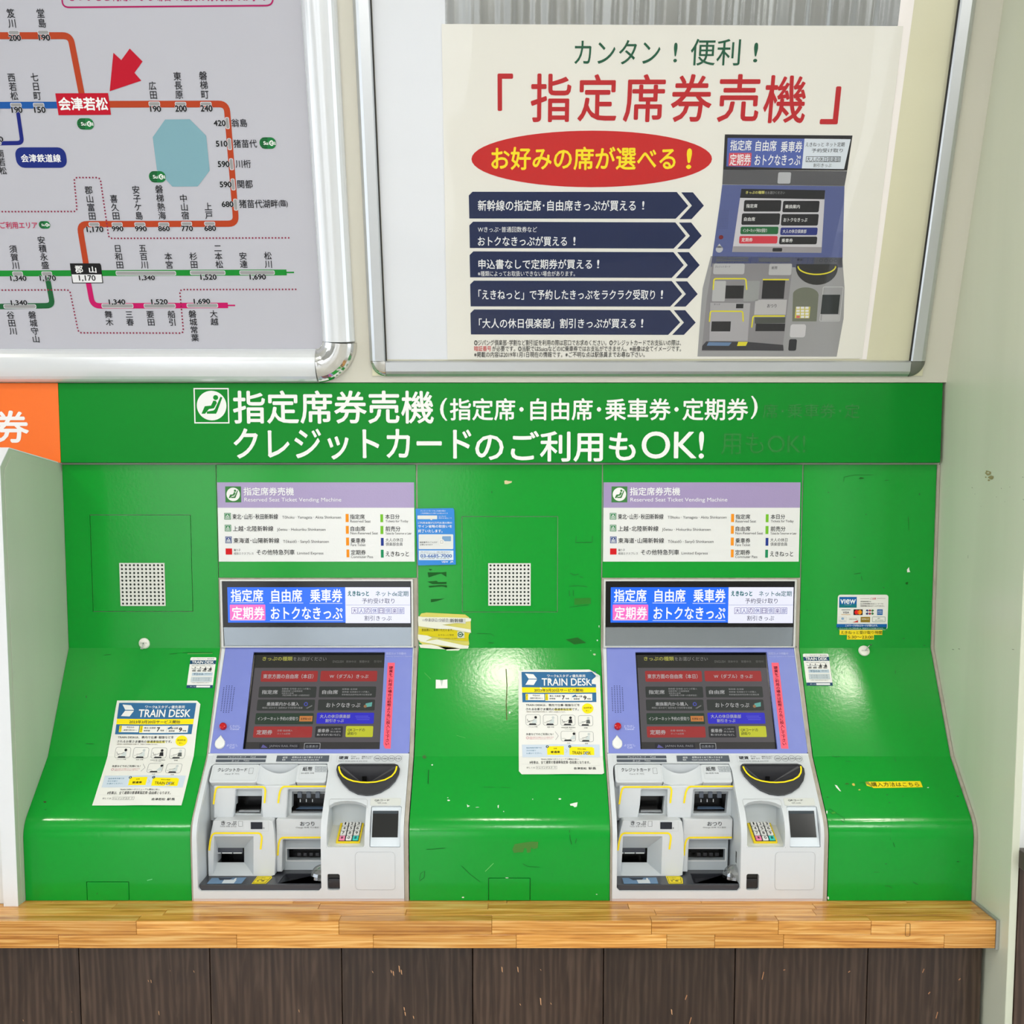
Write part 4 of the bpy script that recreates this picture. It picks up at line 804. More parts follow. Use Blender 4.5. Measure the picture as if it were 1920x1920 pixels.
# --- touch panel
SLC = Chart([(0, 1.232), (-.1215, 1.0145)]); O_ = Print(SLC, 0, (380, 1200, 4.683))
vt0, vt1 = SLC.loc(590, 1213.5)[1], SLC.loc(590, 1413.5)[1]
op = O_.mid(420, 110, 1580, 961)   # opening
op = (SLC.loc(466, 1312)[0], SLC.loc(600, 1223.5)[1], SLC.loc(717, 1312)[0], SLC.loc(590, 1405.3)[1])
tp = bent('touch_panel', SLC, [(UL + .008, vt0), (UR - .0025, vt0), (UR, vt1), (UL + .003, vt1)], [rect(*op)], .008, .003, PURP, tm, .0008)
tp['label'] = 'lavender blue control panel around the touch screen'
bent('side_rim', PROF, [(UL, PROF.vz(1.2335)), (UL + .0075, PROF.vz(1.2335)), (UL + .0028, PROF.vz(1.017)), (UL, PROF.vz(1.017))], [], .006, .0025, BODY, tm)
bent('side_rim', PROF, [(UR - .0022, PROF.vz(1.2335)), (UR, PROF.vz(1.2335)), (UR, PROF.vz(1.017))], [], .006, .0025, BODY, tm)
SB = boff2 = Chart([(p.x + SLC.n[0].x * -.007, p.y + SLC.n[0].y * -.007) for p in SLC.p])
sc = bent('touch_screen', SLC, rect(op[0] - .004, op[1] - .004, op[2] + .004, op[3] + .004), [], .003, -.007, mat((12, 12, 13), .1), tm)
bent('screen_collar', SLC, rect(op[0] - .001, op[1] - .001, op[2] + .001, op[3] + .001), [rect(*op)], .006, -.0008, BLACK, sc)
pr = Print(SB, .0004, (380, 1200, 4.683), emit=1.35)
e0 = pr.mid(455, 132, 1582, 961)
pr.polyl(rect(op[0] + .004, e0[1], op[2] - .001, op[3] + .001), (84, 80, 84), 0, 'lit_screen'); tt = pr.L(1000, 245)[1]; bt = pr.L(950, 897)[1]
pr.polyl(rect(op[0] + .004, e0[1], op[2] - .001, tt), (38, 38, 34), 1, 'lit_screen'); pr.polyl(rect(op[0] + .004, bt, op[2] - .001, op[3] + .001), (50, 48, 48), 1, 'lit_screen')
LT = (176, 176, 176)
pr.text('きっぷの種類', 527, 147, 790, 184, (160, 158, 70), .02, 3, 'lit_lettering'); pr.text('をお選びください', 797, 150, 1087, 184, (130, 128, 124), 0, 3, 'lit_lettering')
for t, a, c in (('ENGLISH', 1143, 1237), ('简体中文', 1260, 1350), ('繁體中文', 1376, 1466), ('한국어', 1504, 1570)): pr.text(t, a, 180, c, 201, (104, 104, 100), 0, 3, 'lit_lettering')
RB, GB_, BB = (158, 44, 44), (46, 50, 48), (44, 40, 196)
for a, b, c, d, k in ((513, 272, 1010, 367, RB), (1035, 272, 1532, 364, RB), (493, 410, 998, 507, GB_), (1022, 409, 1522, 505, GB_), (478, 524, 984, 621, GB_), (1013, 523, 1512, 620, GB_), (463, 643, 973, 741, (36, 56, 42)), (1001, 639, 1504, 736, BB), (447, 760, 961, 857, RB), (989, 758, 1230, 857, (40, 40, 44)), (1257, 756, 1496, 853, (196, 200, 44))): pr.rect(a, b, c, d, k, 2, 'screen_button', 10)
for t, a, b, c, d in (('東京方面の自由席（本日）', 532, 300, 972, 340), ('W（ダブル）きっぷ', 1115, 302, 1455, 338), ('指定席', 520, 440, 660, 476), ('自由席', 1050, 440, 1188, 476), ('乗換案内から購入', 563, 546, 848, 580), ('おトクなきっぷ', 1086, 553, 1384, 592), ('インターネット予約の受取り', 482, 675, 838, 708), ('大人の休日倶楽部', 1030, 655, 1296, 688), ('割引きっぷ', 1078, 694, 1240, 724), ('定期券', 474, 790, 612, 832), ('乗車券', 1010, 780, 1112, 814), ('買いまちがい払いもどし', 1003, 824, 1212, 842)): pr.text(t, a, b, c, d, LT, .01, 3, 'lit_lettering')
for t, a, b, c, d in (('新幹線･在来線･のりつぎ購入', 697, 422, 950, 437), ('回数券等への座席指定', 697, 442, 878, 457), ('指定券の変更', 695, 462, 800, 475), ('（指定券購入列車への座席指定）', 700, 479, 940, 494), ('新幹線･在来線', 1226, 425, 1358, 440), ('新幹線･在来線のりつぎ購入', 1226, 449, 1465, 464), ('新幹線自由席特急券の区間変更', 1222, 473, 1486, 488), ('時刻にあわせて 目的地まで切符等を提案', 525, 588, 878, 605), ('各種･継続購入', 655, 788, 790, 804), ('ネットde定期', 655, 816, 768, 831), ('入場券', 1125, 776, 1215, 788), ('株主優待', 1122, 798, 1214, 813)): pr.text(t, a, b, c, d, (150, 150, 150), 0, 3, 'lit_lettering')
pr.text('QRコードの', 1274, 778, 1424, 806, (40, 44, 20), .01, 3, 'lit_lettering'); pr.text('読取り', 1272, 810, 1352, 836, (40, 44, 20), .01, 3, 'lit_lettering')
pr.rect(850, 668, 964, 716, (190, 120, 60), 3, 'screen_icon'); pr.text('えきねっと', 862, 684, 952, 702, (40, 24, 14), .03, 4, 'lit_lettering')
pr.ring(889, 546, 925, 582, (70, 76, 160), 9, 3, 'screen_icon'); pr.poly([(905, 600), (960, 572), (964, 580), (920, 604)], (110, 112, 110), 3, 'screen_icon')
pr.poly([(1432, 558), (1490, 546), (1484, 584), (1428, 592)], (96, 168, 158), 3, 'screen_icon'); pr.ellipse(1414, 570, 1442, 596, (150, 112, 76), 4, 'screen_icon')
for i, (a, c) in enumerate(((1340, 1455), (1345, 1468), (1352, 1465))): pr.rect(a, 668 + i * 15, c, 671 + i * 15, (110, 108, 220), 3, 'screen_icon')
pr.rect(497, 908, 850, 955, (34, 34, 40), 3, 'screen_icon'); pr.text('JAPAN RAIL PASS', 585, 922, 832, 948, (130, 130, 134), 0, 4, 'lit_lettering'); pr.poly([(512, 948), (530, 918), (548, 930), (572, 948)], (92, 88, 150), 4, 'screen_icon')
pr.rect(890, 905, 1034, 960, (150, 150, 152), 3, 'screen_icon', 8); pr.rect(896, 911, 1028, 958, (24, 26, 34), 4, 'screen_icon', 6); pr.text('白黒表示', 908, 924, 1016, 948, (150, 152, 156), 0, 5, 'lit_lettering')
pr.build(sc)
pr = Print(SLC, .0034, (380, 1200, 4.683))
pr.text('防犯カメラ作動中', 1614, 114, 1787, 135, (190, 196, 236), .01); pr.text('Security System is in Operation', 1614, 142, 1852, 158, (180, 188, 232))
pr.text('とりけし', 243, 752, 336, 776, (214, 218, 242), 0); pr.text('Cancel', 248, 778, 322, 794, (214, 218, 242)); pr.text('よびだし', 214, 918, 314, 938, (214, 218, 242)); pr.text('Call', 240, 942, 282, 956, (214, 218, 242))
NVY = (22, 26, 70)
for j in range(16):
    for i in range(5):
        if (j in (0, 15) and i in (0, 4)): continue
        x, y = 192 + i * 23 - j * 1.9, 409 + j * 15.3; pr.ellipse(x - 4.4, y - 3.6, x + 4.4, y + 3.6, NVY, 0, 'hole_pattern', 8)
pr.build(tp)
def button(name, x, y, r, m, drop=False, h=.006):
    u, v = SLC.loc(x, y); n = 20; V, F = [], []; rr = abs(SLC.loc(x + r, y)[0] - u)
    rings = [(1, 0), (1, .5), (.85, .85), (.5, 1.0)]
    for s, hh in rings:
        for k in range(n):
            a = 2 * math.pi * k / n; du, dv = rr * s * math.cos(a), rr * s * math.sin(a) * 1.05
            if drop and dv < 0: f_ = 1 - (abs(dv) / (rr * 1.05)) * .92; dv *= 1.75; du *= max(.05, min(1, f_ * 1.5))
            V.append(SLC.pt(u + du, v + dv, .003 + h * hh))
    for q in range(len(rings) - 1): F += [(q * n + k, q * n + (k + 1) % n, (q + 1) * n + (k + 1) % n, (q + 1) * n + k) for k in range(n)]
    F.append(tuple(range(3 * n, 4 * n))); return mk(name, V, F, m, tp, smooth=True)
button('cancel_button', 380 + 185 / 4.683, 1200 + 765 / 4.683, 6.6, mat((190, 6, 14), .12), h=.009)
button('call_button', 380 + 156 / 4.683, 1200 + 918 / 4.683, 9.4, mat((232, 232, 228), .35), True, .005)
for x, y in ((209, 68), (1866, 66), (60, 1000), (1812, 996)):
    u, v = SLC.loc(380 + x / 4.683, 1200 + y / 4.683); bent('corner_pin', SLC, circ(u, v, .0014), [], .0, .0034, mat((40, 40, 60), .4), tp)
# --- lower front cover
F_ = Print(PROF, 0, (350, 1400, 6.4)); Q_ = Print(PROF, 0, (590, 1400, 6.4))
vb0, vb1 = PROF.loc(590, 1414.2)[1], PROF.loc(590, 1684)[1]
cu0, cu1 = -.6335, -.3835; cv0, cv1 = PROF.loc(480, 1433)[1], PROF.loc(480, 1669.6)[1]
comp = [(cu0 + .009, cv0), (cu1 - .004, cv0), (cu1, cv0 + .02)] + [(cu1, cv1 - .006), (cu1 - .006, cv1), (cu0 + .006, cv1), (cu0, cv1 - .006), (cu0, cv0 + .02), (cu0 + .002, cv0 + .006)]
arch = [Q_.L(*p) for p in ((148, 1180), (158, 900), (180, 720), (235, 684), (320, 664), (400, 659), (490, 666), (565, 686), (624, 718), (612, 900), (600, 1180), (585, 1200), (165, 1200))]
ret = lrect(PROF, 614.2, 1637.5, 637.8, 1668); ret = rrectl(*ret, .004)
rd = lrect(PROF, 693.6, 1513.5, 751.2, 1587.8); rdh = rrectl(*rd, .0025)
hop = [Q_.L(*p) for p in ((330, 226), (960, 226), (1003, 240), (1026, 285), (1016, 350), (975, 430), (900, 508), (800, 568), (700, 600), (620, 605), (520, 590), (420, 540), (340, 460), (285, 370), (267, 300), (276, 250), (300, 232))]
hin = [Q_.L(*p) for p in ((330, 246), (968, 246), (990, 262), (968, 332), (925, 380), (850, 420), (740, 448), (640, 454), (560, 450), (470, 438), (400, 414), (345, 375), (312, 325), (302, 262))]
fc = bent('front_cover', PROF, rect(UL, vb0, UR, vb1), [comp, arch, ret, rdh, hin], .012, .004, BODY, tm, .0012, cuts=[('u', cu1 + .005)])
bent('base_strip', PROF, rect(UL, vb1 + .0004, UR, PROF.c[-1]), [], .012, .002, mat((214, 200, 196), .5), tm)
# compartment lining
def lining(name, x0, x1, a, b, yb, m=BODY2):
    k = 16; fr = [PROF.pt(0, a + (b - a) * i / k, -.003) for i in range(k + 1)]
    o = [(p.y, p.z) for p in fr] + [(yb, fr[-1].z), (yb, fr[0].z)]
    return prism(name, o, x0, x1, m, tm)
lining('compartment_side', cu0 - .003, cu0 + .0004, cv0, cv1, -.09); lining('compartment_side', cu1 - .0004, cu1 + .003, cv0, cv1, -.09)
zc0, zc1 = PROF.pt(0, cv0).z, PROF.pt(0, cv1).z
box('compartment_back', cu0, cu1, -.098, -.09, zc1, zc0, BODY2, tm)
# hood with the two labels and the scoop between
def pxp(ch, pts, o=(350, 1400, 6.4)): return [ch.loc(o[0] + x / o[2], o[1] + y / o[2]) for x, y in pts]
v_h0, v_h1 = cv0 + .0012, F_.L(600, 436)[1]
uh1 = F_.L(866, 330)[0]; uh2 = F_.L(1318, 330)[0]
ha = bent('card_hood', PROF, rrectl(cu0 + .004, v_h0, uh1, v_h1, .006), [], .055, .003, BODY, tm, .002)
hb_ = bent('banknote_hood', PROF, rrectl(uh2, v_h0, cu1 - .002, v_h1, .006), [], .055, .003, BODY, tm, .002)
V, F = [], []; n = 20
for i in range(n + 1):
    t = i / n; u = uh1 - .001 + (uh2 - uh1 + .002) * t; d = math.sin(math.pi * t) ** .8
    vl = v_h0 + .001 + (F_.L(1090, 300)[1] - F_.L(1090, 235)[1]) * d
    V += [PROF.pt(u, v_h0, .0025), PROF.pt(u, vl - .001, .002 - .030 * d), PROF.pt(u, vl, .002 - .016 * d), PROF.pt(u, v_h1, .001 - .016 * d), PROF.pt(u, v_h1, -.05)]
for i in range(n): F += [(i * 5 + j, i * 5 + j + 1, i * 5 + 6 + j, i * 5 + 5 + j) for j in range(4)]
mk('finger_scoop', V, F, BODY, tm, smooth=True)
pr = Print(PROF, .0036, (350, 1400, 6.4)); LK = (58, 60, 64)
def labels(parent): pr.build(parent)
pr.frame(318, 244, 845, 412, (188, 190, 188), 2, 0, 'label_outline', 10); pr.text('クレジットカード', 378, 264, 728, 310, LK, .012); pr.text('Card 卡 카드', 462, 326, 640, 346, (110, 112, 116)); pr.frame(752, 264, 803, 335, LK, 2.4, 1, 'label_outline', 4); labels(ha)
pr.frame(1358, 244, 1700, 400, (188, 190, 188), 2, 0, 'label_outline', 8); pr.text('紙幣', 1396, 250, 1512, 302, LK, .012); pr.text('Bill 纸币 지폐', 1378, 318, 1530, 338, (110, 112, 116))
for a, b in ((1545, 246), (1620, 246), (1545, 282), (1620, 282)): pr.frame(a, b, a + 70, b + 30, (90, 104, 112), 3, 1, 'label_outline'); 
for (a, b), t in zip(((1545, 246), (1620, 246), (1545, 282), (1620, 282)), ('10000', '5000', '2000', '1000')): pr.text(t, a + 12, b + 9, a + 56, b + 21, (110, 120, 128))
labels(hb_)
# row 1: card and banknote slots
C1, C1b = vplane(-.166), vplane(-.150)
R1 = bent('slot_plate', C1b, rect(cu0 + .0005, C1b.loc(500, 1466)[1], cu1 - .0005, C1b.loc(500, 1538)[1]), [pxp(C1b, [(588, 592), (904, 592), (890, 806), (582, 800)]), pxp(C1b, [(1264, 538), (1668, 538), (1652, 800), (1256, 800)])], .02, 0, BODY2, tm, .0008)
U_ = [(322, 468), (1688, 468), (1688, 514), (1212, 514), (1206, 700), (1195, 862), (908, 862), (896, 700), (902, 514), (584, 514), (576, 700), (556, 866), (318, 866)]
S1 = bent('slot_surround', C1, pxp(C1, U_), [], .016, 0, BODY, tm, .003, 3)
pr = Print(C1, .0016, (350, 1400, 6.4))
pr.line([(325, 690), (340, 560), (362, 482), (930, 480), (948, 520), (936, 676)], 21, YEL, 0, 'yellow_guide_line', 34); pr.line([(1100, 676), (1118, 540), (1150, 476), (1684, 474)], 21, YEL, 0, 'yellow_guide_line', 40); pr.build(S1)
def cavity(name, ch, pts, y, depth, parent, m=BLACK):
    q = pxp(ch, pts); us = [a for a, _ in q]; zs = [ch.p[0].y - b for _, b in q]; x0, x1, z0, z1 = min(us) - .001, max(us) + .001, min(zs) - .001, max(zs) + .001
    V = [(x0, y, z0), (x1, y, z0), (x1, y, z1), (x0, y, z1), (x0, y + depth, z0), (x1, y + depth, z0), (x1, y + depth, z1), (x0, y + depth, z1)]
    return mk(name, V, [(4, 5, 6, 7), (0, 1, 5, 4), (3, 2, 6, 7), (0, 3, 7, 4), (1, 2, 6, 5)], m, parent), (x0, x1, z0, z1)
c_, b_ = cavity('card_slot', C1b, [(588, 592), (904, 806)], -.149, .046, tm)
box('card_lip', b_[0] + .006, b_[1] - .006, -.148, -.138, b_[2] + .0035, b_[2] + .0075, mat((150, 154, 158), .25, .3), c_, .001)
c_, b_ = cavity('banknote_slot', C1b, [(1260, 538), (1668, 800)], -.149, .048, tm)
for k in range(3): x = b_[0] + .012 + k * .019; box('guide_tab', x, x + .009, -.146, -.14, b_[3] - .016, b_[3] - .003, mat((92, 100, 112), .3), c_, .0006)
for k in range(3): x = b_[0] + .016 + k * .013; box('guide_pin', x, x + .0014, -.142, -.139, b_[3] - .026, b_[3] - .020, mat((220, 222, 226), .3), c_)
q = b_; mk('banknote_tray', [(q[0] + .008, -.146, q[2] + .009), (q[1] - .006, -.146, q[2] + .009), (q[1] - .011, -.125, q[2] + .009), (q[0] + .013, -.125, q[2] + .009)], [(0, 1, 2, 3)], mat((92, 118, 148), .3), c_)
# row 2: ticket and change outlets
C2, C2b = vplane(-.190), vplane(-.162)
tk = [(330, 882), (985, 882), (1030, 900), (1052, 1040), (1066, 1300), (1058, 1540), (1000, 1556), (262, 1560), (254, 1250), (285, 1060), (318, 900)]
hole = [(330, 1078), (800, 1078), (800, 1538), (318, 1545)]
TK = bent('ticket_outlet', C2, pxp(C2, tk), [pxp(C2, hole)], .06, 0, BODY, tm, .004, 3); TK['label'] = 'pale grey ticket outlet housing'
sl = [(334, 1214), (690, 1214), (690, 1388), (334, 1388)]
h3 = [C2.pt(*p) for p in pxp(C2, hole)]; s3 = [C2b.pt(*p) for p in pxp(C2b, sl)]
mk('outlet_funnel', h3 + s3, [(0, 1, 5, 4), (1, 2, 6, 5), (2, 3, 7, 6), (3, 0, 4, 7)], mat((196, 202, 205), .4), TK)
c_, b_ = cavity('ticket_slot', C2b, [(334, 1214), (690, 1388)], -.161, .05, tm)
box('slot_shutter', b_[0] + .004, b_[1] - .004, -.158, -.150, b_[3] - .0145, b_[3] - .001, mat((66, 70, 80), .25), c_, .0006)
for k, (a, b) in enumerate(((.10, .21), (.25, .58), (.62, .90))): w_ = b_[1] - b_[0]; box('slot_gleam_strip', b_[0] + w_ * a, b_[0] + w_ * b, -.1595, -.1583, b_[3] - .0142, b_[3] - .012, mat((225, 226, 226), .3), c_)
pr = Print(C2, .0008, (350, 1400, 6.4))
pr.line([(272, 1245), (285, 1120), (315, 1036), (880, 1036), (905, 1080), (888, 1232)], 21, YEL, 1, 'yellow_guide_line', 40)
pr.frame(316, 884, 985, 1014, (190, 192, 190), 2, 0, 'label_outline', 6); pr.text('きっぷ', 416, 890, 600, 940, LK, .012); pr.text('Ticket 车票 승차권', 402, 946, 596, 964, (110, 112, 116)); pr.frame(622, 892, 672, 956, LK, 2.4, 1, 'label_outline', 4); pr.rect(770, 904, 910, 988, (44, 46, 54), 1, 'dark_window', 4); pr.text('発', 916, 966, 936, 986, (70, 70, 74)); pr.build(TK)
C3 = vplane(-.178)
CH = bent('change_outlet', C3, pxp(C3, [(1072, 868), (1668, 868), (1668, 1118), (1152, 1118), (1145, 1300), (1148, 1505), (1076, 1505)]), [], .035, 0, BODY, tm, .0025, 3)
pr = Print(C3, .0008, (350, 1400, 6.4))
pr.frame(1086, 872, 1662, 1056, (190, 192, 190), 2, 0, 'label_outline', 6); pr.text('おつり', 1362, 898, 1534, 950, LK, .012); pr.text('Change 找零 거스름돈', 1310, 958, 1588, 980, (110, 112, 116)); pr.line([(1094, 1305), (1104, 1160), (1130, 1090), (1664, 1088)], 21, YEL, 1, 'yellow_guide_line', 40); pr.build(CH)
C3b = vplane(-.152)
bent('outlet_recess', C3b, pxp(C3b, [(1130, 1100), (1680, 1100), (1680, 1520), (1130, 1520)]), [pxp(C3b, [(1206, 1228), (1650, 1228), (1650, 1362), (1206, 1362)])], .02, 0, mat((190, 198, 203), .4), CH)
pr = Print(C3b, .0008, (350, 1400, 6.4)); pr.frame(1190, 1210, 1660, 1376, (222, 224, 225), 14, 0, 'slot_rim', 8); pr.build(CH)
c_, b_ = cavity('change_slot', C3b, [(1206, 1228), (1650, 1362)], -.151, .04, tm)
for k in range(4): x = b_[0] + .021 + k * .0128; box('slot_tooth', x, x + .0075, -.146, -.142, b_[2] + .008, b_[2] + .0145, mat((52, 52, 56), .3), c_, .0004)
# tray
zt = CAM.z + (ray(480, 1658.8).z / ray(480, 1658.8).y) * (-.2425 - CAM.y)
TRC = Chart([(-.120, zt), (-.2425, zt)])
pit = pxp(TRC, [(1190, 1518), (1645, 1518), (1652, 1640), (1090, 1640)])
ty = bent('tray', TRC, rrectl(cu0 + .0006, 0, cu1 - .0006, TRC.c[-1], .004), [pit], .0125, 0, DARK, tm, .0008)
us = [p[0] for p in pit]; vs_ = [-.120 - p[1] for p in pit]
mk('coin_pit', [TRC.pt(*p, -.002) for p in pit] + [(p[0] + (.008 if i in (0, 3) else -.004), -.120 - p[1] + (0), zt - .0115) for i, p in enumerate(pit)], [(4, 5, 6, 7), (0, 1, 5, 4), (1, 2, 6, 5), (2, 3, 7, 6), (3, 0, 4, 7)], mat((40, 42, 48), .3), ty)
pr = Print(TRC, .0006, (350, 1400, 6.4))
pr.poly([(302, 1578), (718, 1572), (655, 1648), (240, 1650)], (110, 142, 176), 0, 'pictogram'); pr.poly([(380, 1580), (560, 1578), (515, 1600), (400, 1606)], (52, 60, 74), 1, 'pictogram'); pr.poly([(448, 1602), (600, 1600), (565, 1645), (420, 1645)], (214, 222, 228), 2, 'pictogram'); pr.poly([(575, 1590), (592, 1580), (602, 1584), (585, 1604), (560, 1612)], (228, 232, 234), 3, 'pictogram')
pr.poly([(850, 1556), (1020, 1556), (1024, 1580), (950, 1648), (778, 1650)], (242, 220, 20), 0, 'sticker'); pr.poly([(856, 1564), (1008, 1564), (1008, 1578), (944, 1640), (794, 1642)], (60, 56, 20), 1, 'sticker'); pr.poly([(860, 1567), (1004, 1567), (1003, 1577), (940, 1637), (800, 1639)], (242, 220, 20), 2, 'sticker')
pr.text('とり忘れに', 866, 1572, 950, 1584, K, .01, 3); pr.text('ご注意ください', 850, 1592, 985, 1606, K, .01, 3); pr.ellipse(840, 1612, 868, 1622, K, 3); pr.ellipse(892, 1610, 935, 1622, K, 3); pr.build(ty)
box('wall_slot', cu1 - .0006, cu1 + .0002, -.212, -.203, zt + .034, zt + .058, BLACK, tm, .0)
# clear cover over the end of the tray
V, F = [], []; nu, nv_ = 14, 7
for i in range(nu + 1):
    for j in range(nv_ + 1):
        a = math.pi * i / nu; b = math.pi / 2 * j / nv_; r = .030
        V.append((cu1 - .001 - r * .95 * math.sin(a) * math.cos(b) * .98, -.212 + .024 * -math.cos(a) * math.cos(b) * -1, zt + .0012 + .030 * math.sin(b) * (0.9 + .1 * math.sin(a)) + .004 * math.cos(b)))
for i in range(nu):
    for j in range(nv_): k = i * (nv_ + 1) + j; F.append((k, k + 1, k + nv_ + 2, k + nv_ + 1))
gd = mk('clear_guard', V, F, CLEAR, tm, smooth=True)
# --- right hand section: coin hopper
hr = bent('coin_hopper', PROF, hop, [hin], .006, .010, mat((50, 51, 55), .3), tm, .0018, 2); hr['label'] = 'black half-round coin hopper'
cx_, cy_ = Q_.L(585, 400); nn_ = len(hin); V = [PROF.pt(*p, .006) for p in hin]
for p in hin: V.append(PROF.pt(cx_ + (p[0] - cx_) * .12, cy_ + (p[1] - cy_) * .16 + .001, -.022))
mk('hopper_funnel', V, [(k, (k + 1) % nn_, nn_ + (k + 1) % nn_, nn_ + k) for k in range(nn_)] + [tuple(range(nn_, 2 * nn_))], mat((50, 50, 54), .35), hr)
pr = Print(PROF, .0112, (590, 1400, 6.4))
pr.line([(300, 264), (304, 300), (320, 345), (352, 385), (402, 418), (470, 442), (560, 456), (640, 459), (740, 453), (850, 426), (928, 384), (968, 338), (984, 300), (990, 262)], 19, YEL, 0, 'yellow_guide_line'); pr.build(hr)
box('coin_slot', cx_ - .0045, cx_ + .0045, PROF.pt(0, cy_, -.02).y - .001, PROF.pt(0, cy_, -.02).y, PROF.pt(0, cy_, 0).z - .008, PROF.pt(0, cy_, 0).z + .004, BLACK, hr)
# keypad recess
pb = PROF.loc(590 + 380 / 6.4, 1400 + 1196 / 6.4); P0 = PROF.pt(0, pb[1], -.002)
el = math.radians(20); KPC = Chart([(P0.y + .078 * math.cos(el), P0.z + .078 * math.sin(el)), (P0.y, P0.z)])
ka = [a for a, _ in arch]; ku0, ku1 = min(ka) + .0005, max(ka) - .0005; kt = min(b for _, b in arch)
kf = bent('keypad_recess', KPC, rect(ku0, 0, ku1, KPC.c[-1]), [], .002, 0, mat((206, 208, 198), .45), tm)
zk = PROF.pt(0, kt - .002, 0).z
for a in (ku0, ku1):
    k = 12; fr = [PROF.pt(0, kt - .004 + (pb[1] - kt + .006) * i / k, -.001) for i in range(k + 1)]
    prism('recess_side', [(p.y, p.z) for p in fr] + [(-.165, fr[-1].z), (-.165, fr[0].z)], a - .002 if a == ku0 else a, a if a == ku0 else a + .002, BODY2, kf)
box('recess_back', ku0, ku1, -.176, -.170, P0.z, zk + .01, mat((206, 212, 214), .35), kf, .0)
_kt = KPC.pt(0, KPC.loc(660, 1543)[1]); box('recess_back_step', ku0 + .008, ku1 - .001, _kt.y + .001, -.169, _kt.z + .0015, _kt.z + .030, mat((214, 219, 221), .35), kf, .004)
box('recess_roof', ku0, ku1, -.20, -.165, zk - .002, zk + .003, BODY2, kf)
kq = [KPC.loc(590 + x / 6.4, 1400 + y / 6.4) for x, y in ((315, 925), (590, 925), (545, 1162), (255, 1162))]
kx0, kx1 = (kq[0][0] + kq[3][0]) / 2, (kq[1][0] + kq[2][0]) / 2; ky0, ky1 = kq[0][1], kq[2][1]
kb = bent('keypad', KPC, rrectl(kx0, ky0, kx1, ky1, .0012), [], .004, .004, mat((240, 212, 20), .4), tm)
kx0 += .0045; kx1 -= .0030; ky0 += .0010; ky1 -= .002
bent('key_bed', KPC, rect(kx0, ky0, kx1, ky1), [], 0, .0042, mat((60, 60, 64), .5), kb)
cw, chh = (kx1 - kx0) / 3, (ky1 - ky0) / 4
for j in range(4):
    for i in range(3):
        u, v = kx0 + i * cw, ky0 + j * chh; c = {(0, 3): (246, 140, 176), (2, 3): (60, 206, 194)}.get((i, j), (236, 236, 232))
        o = bent('key', KPC, rrectl(u + cw * .10, v + chh * .10, u + cw * .92, v + chh * .90, .0008, 2), [], .003, .0072, mat(c, .4), kb, .0004, 1)
        if c != (236, 236, 232): o['label'] = 'pink key' if i == 0 else 'turquoise key'
        pr = Print(KPC, .0074, m=lambda x, y: (x, y)); t = ('123', '456', '789', '*0#')[j][i]
        wd_ = .16 if t == '1' else .28
        pr.text(t, u + cw * (.51 - wd_ / 1.6), v + chh * .22, u + cw * (.51 + wd_ / 1.6), v + chh * .78, K, .02, 0, 'lettering')
        pr.build(kb)
pr = Print(PROF, .0046, (590, 1400, 6.4)); pr.line([(148, 1206), (176, 760), (178, 660), (196, 641), (618, 640), (636, 660), (634, 740), (606, 1206)], 3, (168, 170, 168), 0, 'recess_outline'); pr.build(fc)
# code reader
_a, _b = PROF.pt(0, rd[1], .002), PROF.pt(0, rd[3], .002); RC = Chart([(_a.y, _a.z), (_b.y, _b.z)])
rq = bent('reader_panel', RC, rrectl(rd[0] + .0006, .0006, rd[2] - .0006, RC.c[-1] - .0006, .002), [], .008, .0010, mat((214, 222, 228), .35), tm, .0008)
rg = lrect(RC, 698.6, 1520.5, 746.5, 1570.2); bent('reader_window', RC, rect(*rg), [], .001, .0022, mat((8, 10, 10), .08), rq)
pr = Print(RC, .0024, (590, 1400, 6.4)); pr.rect(706, 772, 1000, 806, (60, 68, 74), 1, 'window_band'); pr.build(rq)
lp = bent('reader_label', PROF, rrectl(*lrect(PROF, 695, 1498.5, 752, 1512.6), .0018), [], .001, .0052, mat((212, 214, 208), .4), tm, .0003, 1)
pr = Print(PROF, .0056, (590, 1400, 6.4)); pr.text('QRコード', 724, 648, 900, 672, LK, .012); pr.text('QR code', 757, 684, 868, 700, (110, 112, 116)); pr.build(lp)
# service plate, coin return, labels
cp = rrectl(*lrect(PROF, 667, 1596.5, 741.5, 1667), .006); bent('service_plate', PROF, cp, [], .0006, .0046, BODY, tm, .0002, 1)
pr = Print(PROF, .0048, (590, 1400, 6.4)); pr.frame(492, 1256, 968, 1710, (160, 164, 168), 2.2, 0, 'plate_outline', 48)
pr.frame(268, 112, 1055, 198, (180, 182, 180), 2, 0, 'label_outline', 8); pr.text('硬貨', 295, 124, 410, 164, LK, .02); pr.text('Coin', 440, 120, 500, 136, (96, 98, 102)); pr.text('硬币 동전', 438, 146, 540, 163, (96, 98, 102)); pr.text('複数まとめて', 568, 122, 700, 140, LK); pr.text('投入できます', 566, 144, 682, 161, LK); pr.text('Insert some coins at one time', 290, 174, 636, 190, (110, 112, 116))
for x, t, y in ((755, '500', 153), (843, '100', 155), (924, '50', 153), (1006, '10', 155)): pr.ring(x - 41, y - 33, x + 41, y + 33, (96, 98, 102), 4, 1, 'coin_symbol'); pr.text(t, x - 24, y - 9, x + 24, y + 10, (90, 92, 96), .01, 1)
pr.tf = (350, 1400, 6.4)
for q in ([(372, 118), (966, 118), (960, 152), (362, 152)], [(358, 164), (955, 164), (950, 197), (354, 196)], [(1090, 118), (1716, 116), (1708, 192), (1076, 190)]): pr.poly(q, (86, 92, 100), 0, 'label_bar')
